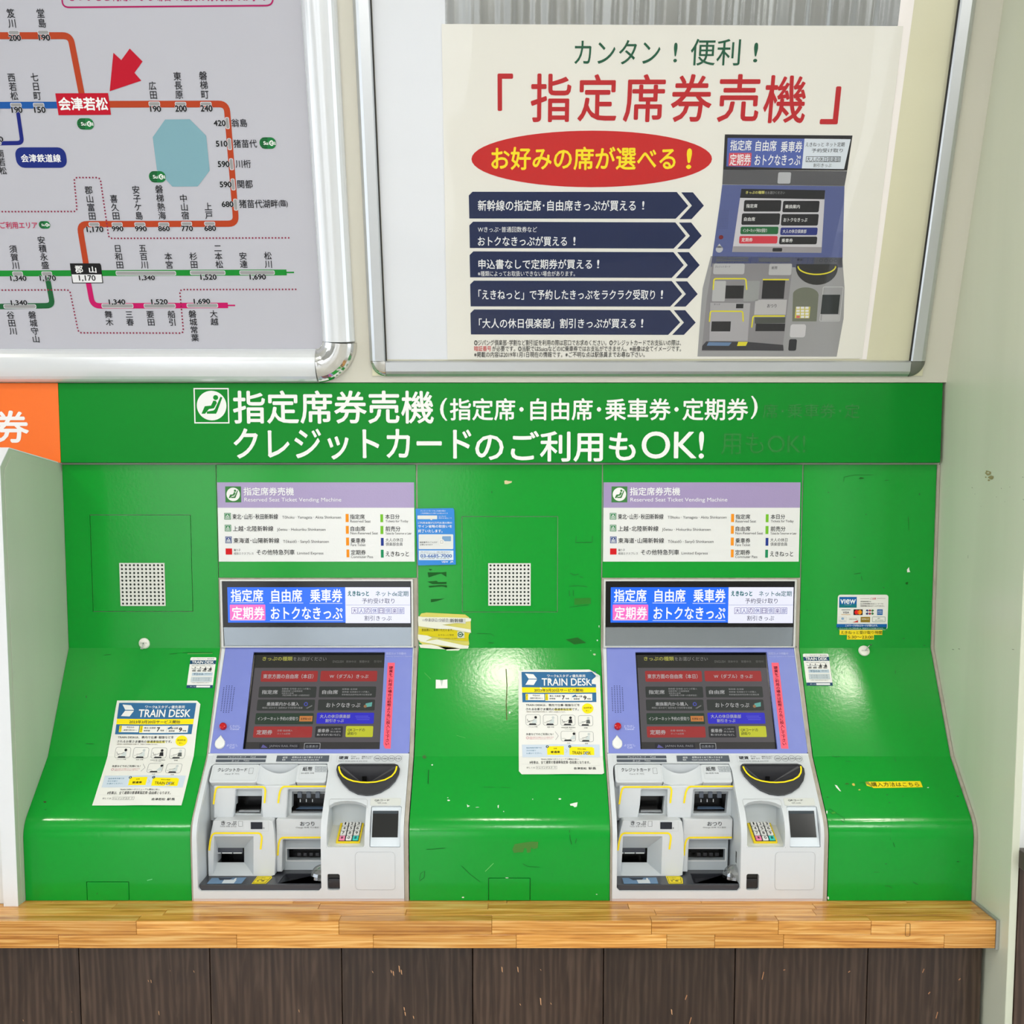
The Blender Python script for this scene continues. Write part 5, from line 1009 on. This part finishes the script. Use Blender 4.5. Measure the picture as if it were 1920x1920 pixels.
pr.frame(316, 110, 1740, 205, (192, 194, 190), 1.6, 0, 'label_outline', 6)
for t, a, b, c, d in (('クレジットカード', 498, 126, 720, 146), ('Card', 772, 126, 832, 144), ('きっぷ', 548, 171, 636, 192), ('Ticket', 688, 172, 760, 188), ('紙幣', 1158, 130, 1215, 155), ('Bill', 1152, 162, 1188, 178), ('紙幣はまとめて挿入できます', 1270, 128, 1636, 152), ('Insert some bills at one time', 1262, 160, 1592, 177)): pr.text(t, a, b, c, d, (226, 228, 228), 0, 1)
pr.build(fc)
c_ = bent('coin_return', PROF, ret, [], 0, -.007, BLACK, tm); rr_ = lrect(PROF, 615, 1649, 637, 1667); bent('return_flap', PROF, rrectl(*rr_, .003), [], .001, -.004, mat((36, 38, 44), .15), c_)
k = 8; bent('return_rim', PROF, ret, [[(a + (.0006 if a < (ret[0][0] + ret[20][0]) / 2 else -.0006), b) for a, b in ret]], .008, -.0002, BODY2, c_) if 0 else None
# --- second machine: a copy of every part
def copy_tree(o, parent=None):
    c = o.copy(); COL.objects.link(c); c.parent = parent
    for ch_ in list(o.children): copy_tree(ch_, c)
    return c
tm2 = copy_tree(tm); tm2.location.x += DX; ORG[tm2.name] = Vector(tm2.location)
tm2['label'] = 'ticket machine between the middle green panel and the one with the card logo sticker'
# ================================================================== notices and stickers
cvY = lambda Y: PROF.loc(1050, 1230 + Y / 8.0)[1]
cu_l = PROF.loc(972.5, 1354)[0]; cu_r = PROF.loc(1128, 1358)[0]
def td_notice(u0, u1, va, vb, label, curl):
    w = u1 - u0; Y0, Y1 = 205, 1770; kk = (vb - va) / (cvY(Y1) - cvY(Y0))
    mY = lambda Y: va + (cvY(Y) - cvY(Y0)) * kk
    def m(X, Y):
        t = (Y - 200) / 1570; xl = 207 - 44 * t; xr = 1408 + 30 * t; return u0 + w * (X - xl) / (xr - xl), mY(Y)
    o = empty('paper_notice', PROF.pt((u0 + u1) / 2, (va + vb) / 2, 0), label, 'notice', 'blue headed paper notices taped to the green panels')
    def fn(u, v):
        a = (u - u0) / w; b = (v - va) / (vb - va); f = .0012 * math.sin(a * 7 + 1) * math.sin(b * 5 + .6) + .0008 * math.sin(b * 17 + a * 3)
        f = max(f, -.0005)
        if b > .93: f += .012 * (b - .93)
        if curl:
            q = (a - .9) + (.06 - b); f += max(0, q) * .05 if q > 0 else 0
        return f
    if curl: out = [(u0, va + .003), (u0 + w * .12, va), (u0 + w * .87, va), (u1, va + (vb - va) * .065), (u1, vb - .003), (u1 - .004, vb), (u0 + .006, vb), (u0, vb - .008)]
    else: out = [(u0 + .001, va), (u1 - w * .045, va + .0005), (u1, va + .008), (u1, vb), (u0, vb)]
    cuts = [('u', u0 + w * i / 9) for i in range(1, 9)] + [('v', va + (vb - va) * i / 14) for i in range(1, 14)]
    sheet_ = bent('sheet', PROF, out, [], .0003, .0016, PAPER, o, cuts=cuts, fn=fn)
    class CC:
        def __init__(s): s.p = PROF.p
        def loc(s, *a): return PROF.loc(*a)
        def pt(s, u, v, off=0): return PROF.pt(u, v, off + fn(u, v))
    if curl:
        a = (u1 - w * .125, va + .0005); b = (u1 - w * .005, va + (vb - va) * .062); c = (u1 - w * .05, va + (vb - va) * .068)
        mk('folded_corner', [CC().pt(*a, .0030), CC().pt(*b, .0034), CC().pt(*c, .008)], [(0, 1, 2)], PAPER, o)
    p = Print(CC(), .0019, m=m); B = (48, 106, 152); YE = (250, 226, 12); D = (40, 40, 44); cc = p.ch
    def quad(x0, y0, x1, y1, c, l=0, n=8):
        for i in range(n): p.poly([(x0 + (x1 - x0) * i / n, y0), (x0 + (x1 - x0) * (i + 1) / n, y0), (x0 + (x1 - x0) * (i + 1) / n, y1), (x0 + (x1 - x0) * i / n, y1)], c, l, 'printed_band')
    for a, b in ((240, 300), (300, 360), (360, 420), (420, 470)): quad(250, a, 1350, b, B)
    quad(250, 470, 1350, 510, YE); quad(250, 510, 1350, 548, YE)
    for a, b in ((548, 600), (600, 650), (650, 692)): quad(250, a, 1350, b, B)
    Wt = (238, 238, 236)
    p.poly([(302, 265), (425, 275), (478, 342), (352, 342)], Wt, 2, 'logo_arrow'); p.poly([(352, 354), (478, 354), (425, 436), (302, 432)], Wt, 2, 'logo_arrow')
    p.text('ワーク&スタディ優先車両', 628, 276, 1195, 320, Wt, .012, 2); p.text('TRAIN DESK', 545, 332, 1290, 445, Wt, .018, 2); p.text('2023年3月20日サービス開始', 430, 488, 1160, 536, D, .015, 2)
    quad(300, 567, 580, 662, (236, 235, 230), 1, 3); quad(592, 567, 1290, 672, (236, 235, 230), 1, 6); p.poly([(300, 567), (336, 567), (336, 660), (300, 660)], YE, 3, 'printed_band'); p.poly([(592, 567), (636, 567), (636, 664), (592, 664)], YE, 3, 'printed_band')
    p.vtext('運行日', 318, 572, 656, 26, D, 0, 4); p.vtext('対象車両', 614, 570, 662, 24, D, 0, 4)
    for t, a, b, c, d in (('平日のみ', 404, 580, 512, 604), ('(最繁忙期を除く)', 362, 622, 556, 644), ('東北･北海道', 656, 586, 820, 612), ('新幹線', 654, 626, 742, 650), ('上越･北陸', 1014, 592, 1142, 618), ('新幹線', 1014, 632, 1100, 656), ('号車', 892, 626, 945, 650), ('号車', 1214, 634, 1268, 658)): p.text(t, a, b, c, d, D, .008, 4)
    p.text('7', 838, 590, 884, 652, D, .03, 4); p.text('9', 1158, 596, 1204, 660, D, .03, 4); p.line([(982, 582), (982, 664)], 2, (150, 150, 150), 4)
    p.text('TRAIN DESKは、車内で仕事･勉強などを', 300, 716, 1100, 754, D, .01, 2); p.text('されるお客さま優先の普通車指定席です。', 300, 778, 1082, 816, D, .01, 2); quad(722, 792, 985, 816, (250, 240, 120), 0, 3)
    p.text('※乗車券と指定席特急券が必要です。全席がこの対象となります。', 300, 828, 886, 846, (90, 70, 40), 0, 2)
    p.ellipse(1134, 712, 1304, 862, YE, 1, 'printed_disc'); p.text('追加料金', 1156, 764, 1280, 790, (110, 96, 10), .01, 2); p.text('なし', 1190, 808, 1244, 830, (110, 96, 10), .01, 2)
    LG = (118, 124, 126)
    for k, (x, y) in enumerate(((290, 878), (550, 880), (810, 882), (1075, 888), (810, 1122), (1078, 1128))):
        p.frame(x, y, x + 220, y + 158, LG, 4, 1, 'pictogram', 34); dk = (30, 30, 34)
        p.poly([(x + 58, y + 132), (x + 150, y + 132), (x + 160, y + 152), (x + 44, y + 152)], dk, 2, 'pictogram'); fx = x + (150 if k != 4 else 196)
        p.ellipse(fx - 20, y + 22, fx + 20, y + 62, dk if k in (0, 2, 4) else (200, 206, 204), 2, 'pictogram', 12)
        p.poly([(fx - 24, y + 66), (fx + 20, y + 64), (fx + 28, y + 120), (fx - 34, y + 122)] if k in (2, 3) else [(fx - 20, y + 66), (fx + 12, y + 66), (fx + 16, y + 126), (fx - 70, y + 130)], dk if k == 2 else ((90, 94, 92) if k == 3 else (206, 214, 212)), 2, 'pictogram')
        if k != 4: p.line([(fx - 20, y + 76), (fx - 62, y + 96), (x + 50, y + 98)], 5, (90, 96, 96), 3, 'pictogram')
        if k in (0, 2): p.line([(x + 22, y + 66), (x + 36, y + 100), (x + 62, y + 102)], 5, dk, 3, 'pictogram')
        p.line([(x + 14, y + 118), (x + 56, y + 112), (x + 80, y + 124)], 3, LG, 2, 'pictogram')
    for t, a, b, c, d in (('パソコン作業', 330, 1050, 464, 1066), ('勉強･読書', 610, 1054, 712, 1070), ('WEB会議･携帯通話', 816, 1060, 1030, 1078), ('イヤホン推奨', 870, 1090, 980, 1102), ('読書', 1160, 1066, 1212, 1082), ('休息', 898, 1300, 946, 1316), ('食事', 1166, 1304, 1214, 1320)): p.text(t, a, b, c, d, D, 0, 2)
    p.text('休息などでのご利用にも！', 290, 1152, 696, 1186, D, .01, 2); p.ring(290, 1206, 328, 1242, (200, 60, 90), 4, 2)
    p.text('お隣のお客さまが通話やビジネス会話をされる', 338, 1208, 700, 1222, (196, 40, 80), 0, 2); p.text('可能性がありますのであらかじめご了承ください', 338, 1232, 684, 1246, (196, 40, 80), 0, 2); p.line([(726, 1130), (772, 1196), (728, 1258)], 4, LG, 2)
    for i in range(5): quad(224, 1325 + i * 38, 1386, 1363 + i * 38, (202, 214, 226), 0, 8)
    for t, b in (('指定席券売機では', 1362), ('次の手順で', 1404), ('お選びください。', 1444)): p.text(t, 286, b, 286 + len(t) * 29, b + 22, (40, 120, 150), 0, 2)
    quad(598, 1354, 850, 1420, YE, 1, 3); quad(598, 1420, 850, 1486, YE, 1, 3); quad(932, 1362, 1304, 1428, YE, 1, 4); quad(932, 1428, 1304, 1494, YE, 1, 4)
    p.text('普通車', 650, 1424, 790, 1460, (50, 46, 20), .02, 3); p.text('設備', 694, 1380, 744, 1398, (80, 74, 10), 0, 3); p.text('TRAIN DESK', 972, 1428, 1256, 1474, (50, 46, 20), .01, 3); p.text('車両の種類', 1052, 1386, 1182, 1404, (80, 74, 10), 0, 3)
    for x in (602, 938): p.ellipse(x - 22, 1338, x + 22, 1380, (70, 90, 100), 3, 'printed_disc'); p.text('1' if x == 602 else '2', x - 4, 1350, x + 4, 1370, Wt, .01, 5)
    p.line([(872, 1398), (900, 1426), (872, 1454)], 4, (150, 170, 190), 2)
    p.text('TRAIN DESKへのリニューアル開始に伴い、', 500, 1534, 1078, 1560, D, 0, 2); p.text('8号車は、全て通常の普通車指定席･自由席となります。', 330, 1570, 1236, 1614, D, .008, 2)
    p.line([(214, 1618), (1380, 1640)], 2, (190, 190, 188), 1); p.text('詳しくは', 282, 1658, 406, 1682, D, 0, 2); p.frame(424, 1648, 736, 1692, (120, 120, 120), 3, 1); p.text('トレインデスク', 440, 1656, 668, 1684, D, 0, 2); p.ring(694, 1656, 718, 1680, (120, 120, 120), 3, 2); p.text('会津若松', 986, 1664, 1182, 1700, D, .012, 2); p.text('駅長', 1208, 1664, 1322, 1700, D, .012, 2)
    p.build(o); return o
td_notice(cu_l, cu_r, PROF.loc(1050, 1256)[1], PROF.loc(1050, 1452.5)[1], 'blue and yellow headed paper notice with curled top right corner on the middle green panel', True)
lu0 = (PROF.loc(222, 1313)[0] + PROF.loc(171, 1510)[0]) / 2; lu1 = (PROF.loc(378, 1320)[0] + PROF.loc(339, 1510)[0]) / 2
td_notice(lu0, lu1, PROF.loc(300, 1314)[1], PROF.loc(255, 1511)[1], 'blue and yellow headed paper notice on the left green panel near the pale partition', False)
# small stickers of the same kind
def small_td(corners, label, pts):
    us = [PROF.loc(*q)[0] for q in corners]; u0, u1 = (us[0] + us[3]) / 2, (us[1] + us[2]) / 2
    va = PROF.loc((corners[0][0] + corners[1][0]) / 2, (corners[0][1] + corners[1][1]) / 2)[1]; vb = PROF.loc((corners[2][0] + corners[3][0]) / 2, (corners[2][1] + corners[3][1]) / 2)[1]
    w, h = u1 - u0, vb - va; m = lambda x, y: (u0 + w * x, va + h * y)
    o = empty('sticker', PROF.pt((u0 + u1) / 2, (va + vb) / 2, 0), label, 'sticker', 'small navy and white stickers beside the machines')
    bent('sheet', PROF, rrectl(u0, va, u1, vb, .003), [], .0002, .0006, WHITE, o); p = Print(PROF, .0009, m=m); N = (24, 70, 104); D = (50, 54, 60)
    p.text('ワーク&スタディ 優先車両', .1, .035, .92, .068, D, 0, 1); p.rect(0, .1, 1, .225, N, 0, 'printed_band'); p.text('TRAIN DESK', .08, .115, .93, .21, (240, 240, 240), .02, 2); p.text('座席での通話やWEB会議などが可能です', .09, .262, .9, .29, D, 0, 1)
    for i in range(4):
        x = .12 + i * .2; dk = (30, 30, 34); p.ellipse(x + .09, .315, x + .14, .35, dk, 1, 'pictogram', 8); p.poly([(x + .08, .36), (x + .15, .355), (x + .16, .42), (x + .04, .41)], dk if i > 1 else (180, 184, 184), 1, 'pictogram'); p.line([(x - .02, .35), (x + .02, .385), (x + .08, .38)], .012, (60, 60, 64), 1, 'pictogram'); p.poly([(x + .02, .43), (x + .14, .43), (x + .16, .46), (x, .46)], dk, 1, 'pictogram')
    p.rect(.14, .50, .93, .60, (186, 204, 216), 0, 'printed_band'); p.text('平日のみ', .2, .52, .58, .585, N, .01, 1); p.text('最繁忙期除く', .64, .53, .88, .555, D, 0, 1); p.frame(.13, .64, .93, .80, (120, 140, 150), .006, 0); p.rect(.14, .645, .92, .795, (200, 212, 218), 0, 'printed_band')
    for y in (.665, .705, .745): p.text('車内で仕事･勉強などをされるお客さま優先', .2, y, .86, y + .025, D, 0, 1)
    p.text('ご利用には指定席特急券が必要です', .16, .82, .86, .845, D, 0, 1); p.rect(0, .905, 1, 1, N, 0, 'printed_band'); p.text('詳しくは', .14, .935, .34, .97, (240, 240, 240), 0, 1); p.rect(.37, .925, .9, .98, (240, 240, 240), 1, 'printed_band', .01); p.build(o)
small_td([(357.5, 1232), (406, 1233), (398.5, 1291), (350, 1289.5)], 'small navy and white sticker with pictograms on the left green panel', 0)
small_td([(1504.5, 1225.5), (1553, 1226), (1561.5, 1285.5), (1513, 1286)], 'small navy and white sticker with pictograms on the right green panel', 0)
# blue notice
def sticker(name, label, ch, pts, m_, off=.0008, th=.0003, fn=None, cuts=()):
    q = [ch.loc(*p) for p in pts]; v = [ch.pt(a, b) for a, b in q]; c = sum(v, Vector()) / len(v)
    o = empty(name, c, label, 'sticker' if 'tape' not in name else 'tape'); bent('sheet', ch, q, [], th, off, m_, o, fn=fn, cuts=cuts); return o
VB = mat((10, 128, 214), .2)
o = sticker('sticker', 'bright blue notice sticker with phone number between the left machine and middle panel', PROF, [(779.5, 954), (850, 953), (852, 957), (855, 1059), (784, 1060.5)], VB, .0042)
p = Print(PROF, .0046, (770, 930, 6.4)); LW2 = (232, 240, 246); D = (60, 60, 66)
for t, a, b, c, d, bo in (('クレジットカードをご利用の際の', 120, 172, 420, 190, 0), ('ご利用限度などに関するお知らせです', 122, 202, 448, 218, 0), ('2023年3月', 335, 240, 425, 252, 0), ('1回のお支払いで', 335, 260, 494, 274, 0), ('ご利用金額が2万円未満の際の', 90, 312, 498, 336, .01), ('サイン省略の取扱いを', 92, 348, 498, 384, .015), ('終了いたします。', 92, 402, 384, 442, .015)): p.text(t, a, b, c, d, LW2, bo)
p.rect(84, 236, 320, 280, (226, 226, 220), 0, 'printed_box', 5); p.poly([(235, 280), (265, 280), (250, 294)], (226, 226, 220), 0, 'printed_box'); p.rect(98, 462, 512, 640, (224, 226, 224), 0, 'printed_box', 10); p.rect(100, 656, 514, 772, (222, 232, 240), 0, 'printed_box', 4)
p.text('暗証番号のご入力が', 112, 548, 320, 568, D, .01); p.text('必要となります', 114, 578, 266, 596, D, .01); p.rect(380, 485, 485, 545, (120, 160, 200), 1, 'printed_box', 8); p.ellipse(338, 520, 408, 592, (232, 232, 228), 2, 'printed_box'); p.frame(358, 538, 390, 572, (130, 130, 134), 3, 3)
p.text('お問い合わせはクレジットカード裏面に記載の発行会社まで', 120, 668, 480, 682, D); p.text('ビューカードをお持ちのお客さまは下記へお電話ください', 120, 688, 470, 700, D); p.text('03-6685-7000', 120, 702, 496, 742, (30, 90, 170), .02); p.text('受付時間 年中無休', 130, 748, 470, 758, D); p.text('VIEW', 372, 782, 452, 804, LW2, .01); p.text('JR', 474, 782, 516, 806, LW2, .02); p.build(o)
# torn yellow sticker
yo = [(790, 1150), (800, 1148.5), (872, 1152), (879, 1157), (882.5, 1162), (883, 1184), (878, 1192), (880, 1208), (872, 1216), (858, 1218), (846, 1227), (837, 1228.5), (834.5, 1222), (838, 1214), (815, 1213), (795, 1210), (787, 1204), (783, 1196), (785, 1165), (783.5, 1160)]
o = sticker('sticker', 'torn yellow sticker with peeled white streaks on the middle panel', BACK, yo, mat((214, 206, 96), .35, bmp=(40, .4, .002)), .0016, fn=lambda u, v: .0008 * math.sin(u * 300) * math.sin(v * 210))
p = Print(BACK, .0030, (770, 930, 6.4)); WS = (232, 232, 214)
for q in ([(90, 1440), (140, 1450), (460, 1455), (690, 1462), (725, 1470), (724, 1500), (380, 1545), (720, 1600), (725, 1640), (500, 1600), (300, 1590), (95, 1560), (88, 1500)], [(88, 1660), (200, 1672), (260, 1700), (180, 1740), (320, 1720), (640, 1790), (700, 1795), (690, 1830), (600, 1830), (440, 1800), (300, 1780), (120, 1745), (90, 1720)], [(100, 1780), (250, 1780), (330, 1800), (420, 1840), (600, 1830), (560, 1870), (460, 1895), (425, 1890), (430, 1840), (260, 1830), (120, 1820)]): p.poly(q, WS, 0, 'peeled_streak')
p.poly([(105, 1590), (500, 1600), (700, 1650), (690, 1740), (540, 1730), (240, 1680), (110, 1660)], (214, 198, 24), 1, 'printed_band'); p.poly([(140, 1478), (660, 1470), (660, 1530), (140, 1500)], (206, 206, 198), 1, 'printed_band')
p.text('やまびこ つばさ', 172, 1464, 448, 1506, (70, 72, 70), 0, 2); p.text('新幹線', 474, 1470, 630, 1516, (56, 58, 58), .01, 2); p.text('自由席にご乗車いただけます。', 136, 1590, 510, 1622, (60, 56, 20), .01, 2); p.text('えきねっと限定', 330, 1655, 520, 1678, (90, 84, 30), 0, 2); p.text('詳しくは係員にお尋ねください', 330, 1700, 660, 1716, (120, 114, 60), 0, 2)
p.rect(562, 1622, 645, 1702, (206, 208, 190), 2, 'printed_band'); p.ring(566, 1630, 628, 1692, (10, 96, 70), 10, 3, 'logo_ring'); p.poly([(622, 1645), (638, 1661), (622, 1678)], (10, 96, 70), 3, 'logo_ring'); p.rect(582, 1654, 612, 1668, (10, 96, 70), 3, 'logo_ring'); p.build(o)
# card logo sticker
q0 = BACK.loc(1569.5, 1170); q1 = BACK.loc(1664, 1170); t0 = BACK.loc(1616, 1115)[1]; t1 = BACK.loc(1616, 1181)[1]
o = empty('sticker', BACK.pt(1616 and (q0[0] + q1[0]) / 2, (t0 + t1) / 2), 'white sticker with card company logos and blue foot on the right green panel', 'sticker')
bent('sheet', BACK, rrectl(q0[0], t0, q1[0], t1, .006), [], .0003, .0008, mat((236, 234, 228), .3), o)
p = Print(BACK, .0010, (1490, 1100, 7.111)); VBL = (14, 96, 166)
p.rect(557, 497, 1228, 545, VBL, 0, 'printed_band'); p.rect(566, 540, 1222, 572, (8, 116, 80), 0, 'printed_band'); p.rect(592, 136, 825, 279, (14, 98, 168), 0, 'logo_square'); p.rect(592, 236, 825, 279, (20, 120, 130), 1, 'logo_square')
p.text('vıew', 606, 166, 812, 228, (240, 242, 244), .02, 2); p.text('C A R D', 664, 236, 752, 246, (210, 226, 236), 0, 2); p.line([(872, 160), (992, 158)], 4, (150, 130, 120), 1); p.line([(1096, 157), (1208, 157)], 4, (150, 130, 120), 1); p.text('ご注意', 1005, 146, 1082, 172, (196, 30, 50), .01, 1)
for t, a, c, y in (('指定席券売機では、', 875, 1020, 198), ('Suica定期券情報のあるビューカードの', 873, 1178, 228), ('定期券情報を読み出すことができません。', 873, 1196, 257)): p.text(t, a, y - 9, c, y + 9, (50, 50, 54), .006, 1)
p.rect(622, 306, 742, 312, (40, 40, 60), 1, 'logo_bar'); p.rect(620, 368, 740, 374, (200, 150, 40), 1, 'logo_bar'); p.text('VISA', 640, 330, 725, 358, (40, 40, 70), .015, 1, it=.15)
p.rect(783, 302, 904, 377, (22, 14, 14), 1, 'logo_square'); p.ellipse(796, 310, 852, 370, (228, 30, 30), 2, 'logo_disc'); p.ellipse(838, 310, 894, 370, (244, 150, 20), 3, 'logo_disc'); p.ellipse(834, 318, 856, 362, (240, 96, 20), 4, 'logo_disc')
for i, (k, t) in enumerate((((20, 40, 110), 'J'), ((170, 20, 50), 'C'), ((30, 110, 50), 'B'))): x = 948 + i * 36; p.rect(x, 305, x + 32, 373, k, 1, 'logo_square', 14); p.rect(x, 326, x + 32, 350, (236, 234, 228), 2, 'logo_square'); p.text(t, x + 8, 328, x + 24, 348, k, .02, 3)
p.rect(1097, 302, 1171, 377, (20, 92, 168), 1, 'logo_square'); p.text('AMEX', 1104, 318, 1164, 334, (232, 238, 242), .01, 2); p.text('EXPRESS', 1104, 344, 1164, 358, (232, 238, 242), 0, 2)
p.frame(585, 402, 690, 470, (196, 200, 206), 3, 1); p.ellipse(618, 410, 656, 442, (140, 170, 200), 2, 'logo_disc'); p.text('Diners Club', 596, 450, 680, 462, (120, 140, 160), 0, 2); p.frame(722, 408, 846, 478, (206, 206, 206), 2, 1); p.text('DISCOVER', 728, 426, 832, 440, (90, 60, 50), 0, 2); p.poly([(770, 475), (842, 446), (842, 475)], (206, 60, 46), 2, 'logo_square')
p.rect(877, 402, 1003, 475, (152, 124, 40), 1, 'logo_square'); p.text('えきねっと', 892, 420, 986, 442, (240, 236, 220), .02, 2); p.frame(1032, 401, 1206, 470, (60, 110, 90), 4, 1, r=8); p.text('JR', 1100, 416, 1138, 432, (60, 110, 90), .01, 2); p.text('JR CARD', 1070, 440, 1180, 458, (100, 140, 120), 0, 2)
p.text('このマークがあるカードが使えます。', 672, 504, 1106, 532, (236, 240, 242), .02, 2); p.text('クレジットカードをご利用の際には、暗証番号の入力が必要となります。', 592, 546, 1180, 564, (220, 236, 230), 0, 2); p.build(o)
YT = mat((250, 224, 10), .3)
def tape(label, ch, box_, t, off, tf, col=K, bo=.004, tb=None):
    a = Print(ch, 0, tf).mid(*box_); o = empty('label_tape', ch.pt((a[0] + a[2]) / 2, (a[1] + a[3]) / 2), label, 'tape'); bent('sheet', ch, rect(*a), [], .0002, off, YT, o)
    p = Print(ch, off + .0003, tf); p.text(t, *tb, col, bo); p.build(o)
tape('yellow label tape with Japanese lettering just below the card logo sticker', BACK, (596, 577, 1166, 642), 'えきねっと受け取り時間', .0014, (1490, 1100, 7.111), tb=(612, 588, 1160, 632))
tape('shorter yellow label tape reading 5:30 to 23:00', BACK, (695, 641, 1054, 704), '5:30〜23:00', .0010, (1490, 1100, 7.111), tb=(706, 654, 1044, 690))
o = sticker('label_tape', 'worn yellow label tape with torn left end low on the right green panel', PROF, [(1540 + x / 6, 1400 + y / 6) for x, y in ((495, 398), (520, 396), (1110, 389), (1122, 410), (1140, 458), (590, 467), (565, 455), (510, 440))], YT)
p = Print(PROF, .0011, (1540, 1400, 6)); p.text('購入方法はこちら', 556, 402, 1098, 452, (56, 60, 20), .006); p.poly([(495, 400), (530, 398), (575, 458), (560, 450), (505, 420)], (150, 140, 60), 1, 'scuff'); p.poly([(600, 398), (640, 396), (668, 464), (650, 466)], (30, 150, 30), 1, 'scuff') if 0 else None; p.build(o)
# small white label
o = sticker('sticker', 'tiny white label scrap on the middle green panel left of the paper notice', PROF, [(760 + x / 4.174, 1240 + y / 4.174) for x, y in ((239, 144), (272, 146), (284, 152), (296, 146), (329, 142), (330, 210), (238, 213))], WHITE)
p = Print(PROF, .0010, (760, 1240, 4.174)); p.poly([(272, 148), (296, 148), (285, 196)], (196, 206, 196), 0, 'crease'); p.build(o)
# pink tapes on the touch panels
TP = Chart([(p_.x + SLC.n[0].x * .003, p_.y + SLC.n[0].y * .003) for p_ in SLC.p]); PK = mat((255, 84, 110), .35)
tq = [TP.loc(380 + x / 4.683, 1200 + y / 4.683) for x, y in ((1632, 200), (1692, 200), (1645, 955), (1600, 953), (1580, 922))]
ua = (tq[0][0] + tq[4][0]) / 2; ub = (tq[1][0] + tq[2][0]) / 2
for k in range(2):
    q = [(ua + k * DX, tq[0][1]), (ub + k * DX, tq[1][1]), (ub + k * DX, tq[2][1])] + ([(ua + .004, tq[3][1]), (ua, tq[4][1] - .001)] if k == 0 else [(ua + DX, tq[3][1])])
    o = empty('label_tape', TP.pt((ua + ub) / 2 + k * DX, (tq[0][1] + tq[2][1]) / 2), 'pink label tape with vertical lettering beside the touch screen of the ' + ('left' if k == 0 else 'right') + ' ticket machine', 'tape', 'pink label tapes on the lavender panels')
    bent('sheet', TP, q, [], .0002, .0004, PK, o); p = Print(TP, .0006, m=lambda x, y: (x + k * DX, y)); t0_, t1_ = TP.loc(736, 1249)[1], TP.loc(724, 1398)[1]; ps = 0
    t = '硬貨をご利用の場合は紙幣より先に投入して下さい'
    h = (t1_ - t0_) / len(t)
    for i, c in enumerate(t):
        V, F = glyphs(c, .02); p.add('lettering', (110, 20, 40), [((ua + ub) / 2 + k * DX + (x - .5) * h * 1.15, t0_ + h * i + (.88 - y) * h, q_) for x, y, q_ in V], F, 0)
    p.build(o)
# suction hooks
def hook(px, py, r, label, ang):
    u, v = PROF.loc(px, py); c = PROF.pt(u, v, 0); R_ = abs(PROF.loc(px + r, py)[0] - u)
    o = empty('suction_hook', c, label, 'hook', 'white suction hooks on the green panels'); n = 24; V, F = [], []
    rings = [(1, .0005), (1, .0022), (.86, .0048), (.4, .0062)]
    for s, h in rings:
        for k in range(n): a = 2 * math.pi * k / n; V.append(PROF.pt(u + R_ * s * math.cos(a), v + R_ * s * math.sin(a), h))
    for q in range(3): F += [(q * n + k, q * n + (k + 1) % n, (q + 1) * n + (k + 1) % n, (q + 1) * n + k) for k in range(n)]
    F.append(tuple(range(3 * n, 4 * n))); mk('cup', V, F, mat((236, 234, 224), .3), o, True)
    d = Vector((math.sin(ang), math.cos(ang))); P = [(0, .007), (.25, .010), (.75, .012), (1.15, .012), (1.35, .016), (1.25, .021), (1.05, .022)]; V, F = [], []; n = 8
    pts = [PROF.pt(u + d.x * R_ * a, v + d.y * R_ * a, h) for a, h in P]
    for i, q in enumerate(pts):
        t = (pts[min(i + 1, len(pts) - 1)] - pts[max(i - 1, 0)]).normalized(); a1 = t.cross(Vector((1, .3, .2))).normalized(); a2 = t.cross(a1)
        V += [q + (a1 * math.cos(2 * math.pi * k / n) + a2 * math.sin(2 * math.pi * k / n)) * .0012 for k in range(n)]
    for i in range(len(pts) - 1): F += [(i * n + k, i * n + (k + 1) % n, (i + 1) * n + (k + 1) % n, (i + 1) * n + k) for k in range(n)]
    mk('wire_hook', V, F, mat((190, 192, 194), .2, 1.0), o, True)
    p = Print(PROF, .0066); e = 1.2; rr = .55 * r
    for s in (-1, 1): p.poly([(px, py - e * .6), (px + s * rr, py - e), (px + s * rr * 1.1, py), (px + s * rr, py + e), (px, py + e * .6)], (206, 204, 194), 1, 'hook_plate')
    p.build(o)
hook(271, 1206.5, 10.3, 'white suction hook with wire hook hanging down on the left green panel', 0)
hook(1619.7, 1220.5, 10.5, 'white suction hook with wire hook twisted up on the right green panel', math.radians(140))
# ------------------------------------------------------------------ lamps under the ceiling
for x, nm in ((-1.95, 'over the left end of the counter'), (-.03, 'over the middle of the counter'), (1.5, 'beyond the right side wall')):
    l = empty('ceiling_lamp', (x, -1.40, 2.82), 'round white downlight ' + nm, 'lamp', 'ceiling downlights')
    V = [(x + .11 * math.cos(a), -1.40 + .11 * math.sin(a), z) for z in (2.84, 2.815) for a in [k * math.pi / 12 for k in range(24)]]
    mk('housing', V, [(k, (k + 1) % 24, 24 + (k + 1) % 24, 24 + k) for k in range(24)], WHITE, l, True)
    mk('diffuser', [(x + .105 * math.cos(k * math.pi / 12), -1.40 + .105 * math.sin(k * math.pi / 12), 2.822) for k in range(24)], [tuple(range(24))], mat((255, 246, 228), emit=110), l)
_to.hide_render = True
bpy.data.objects.remove(_to)
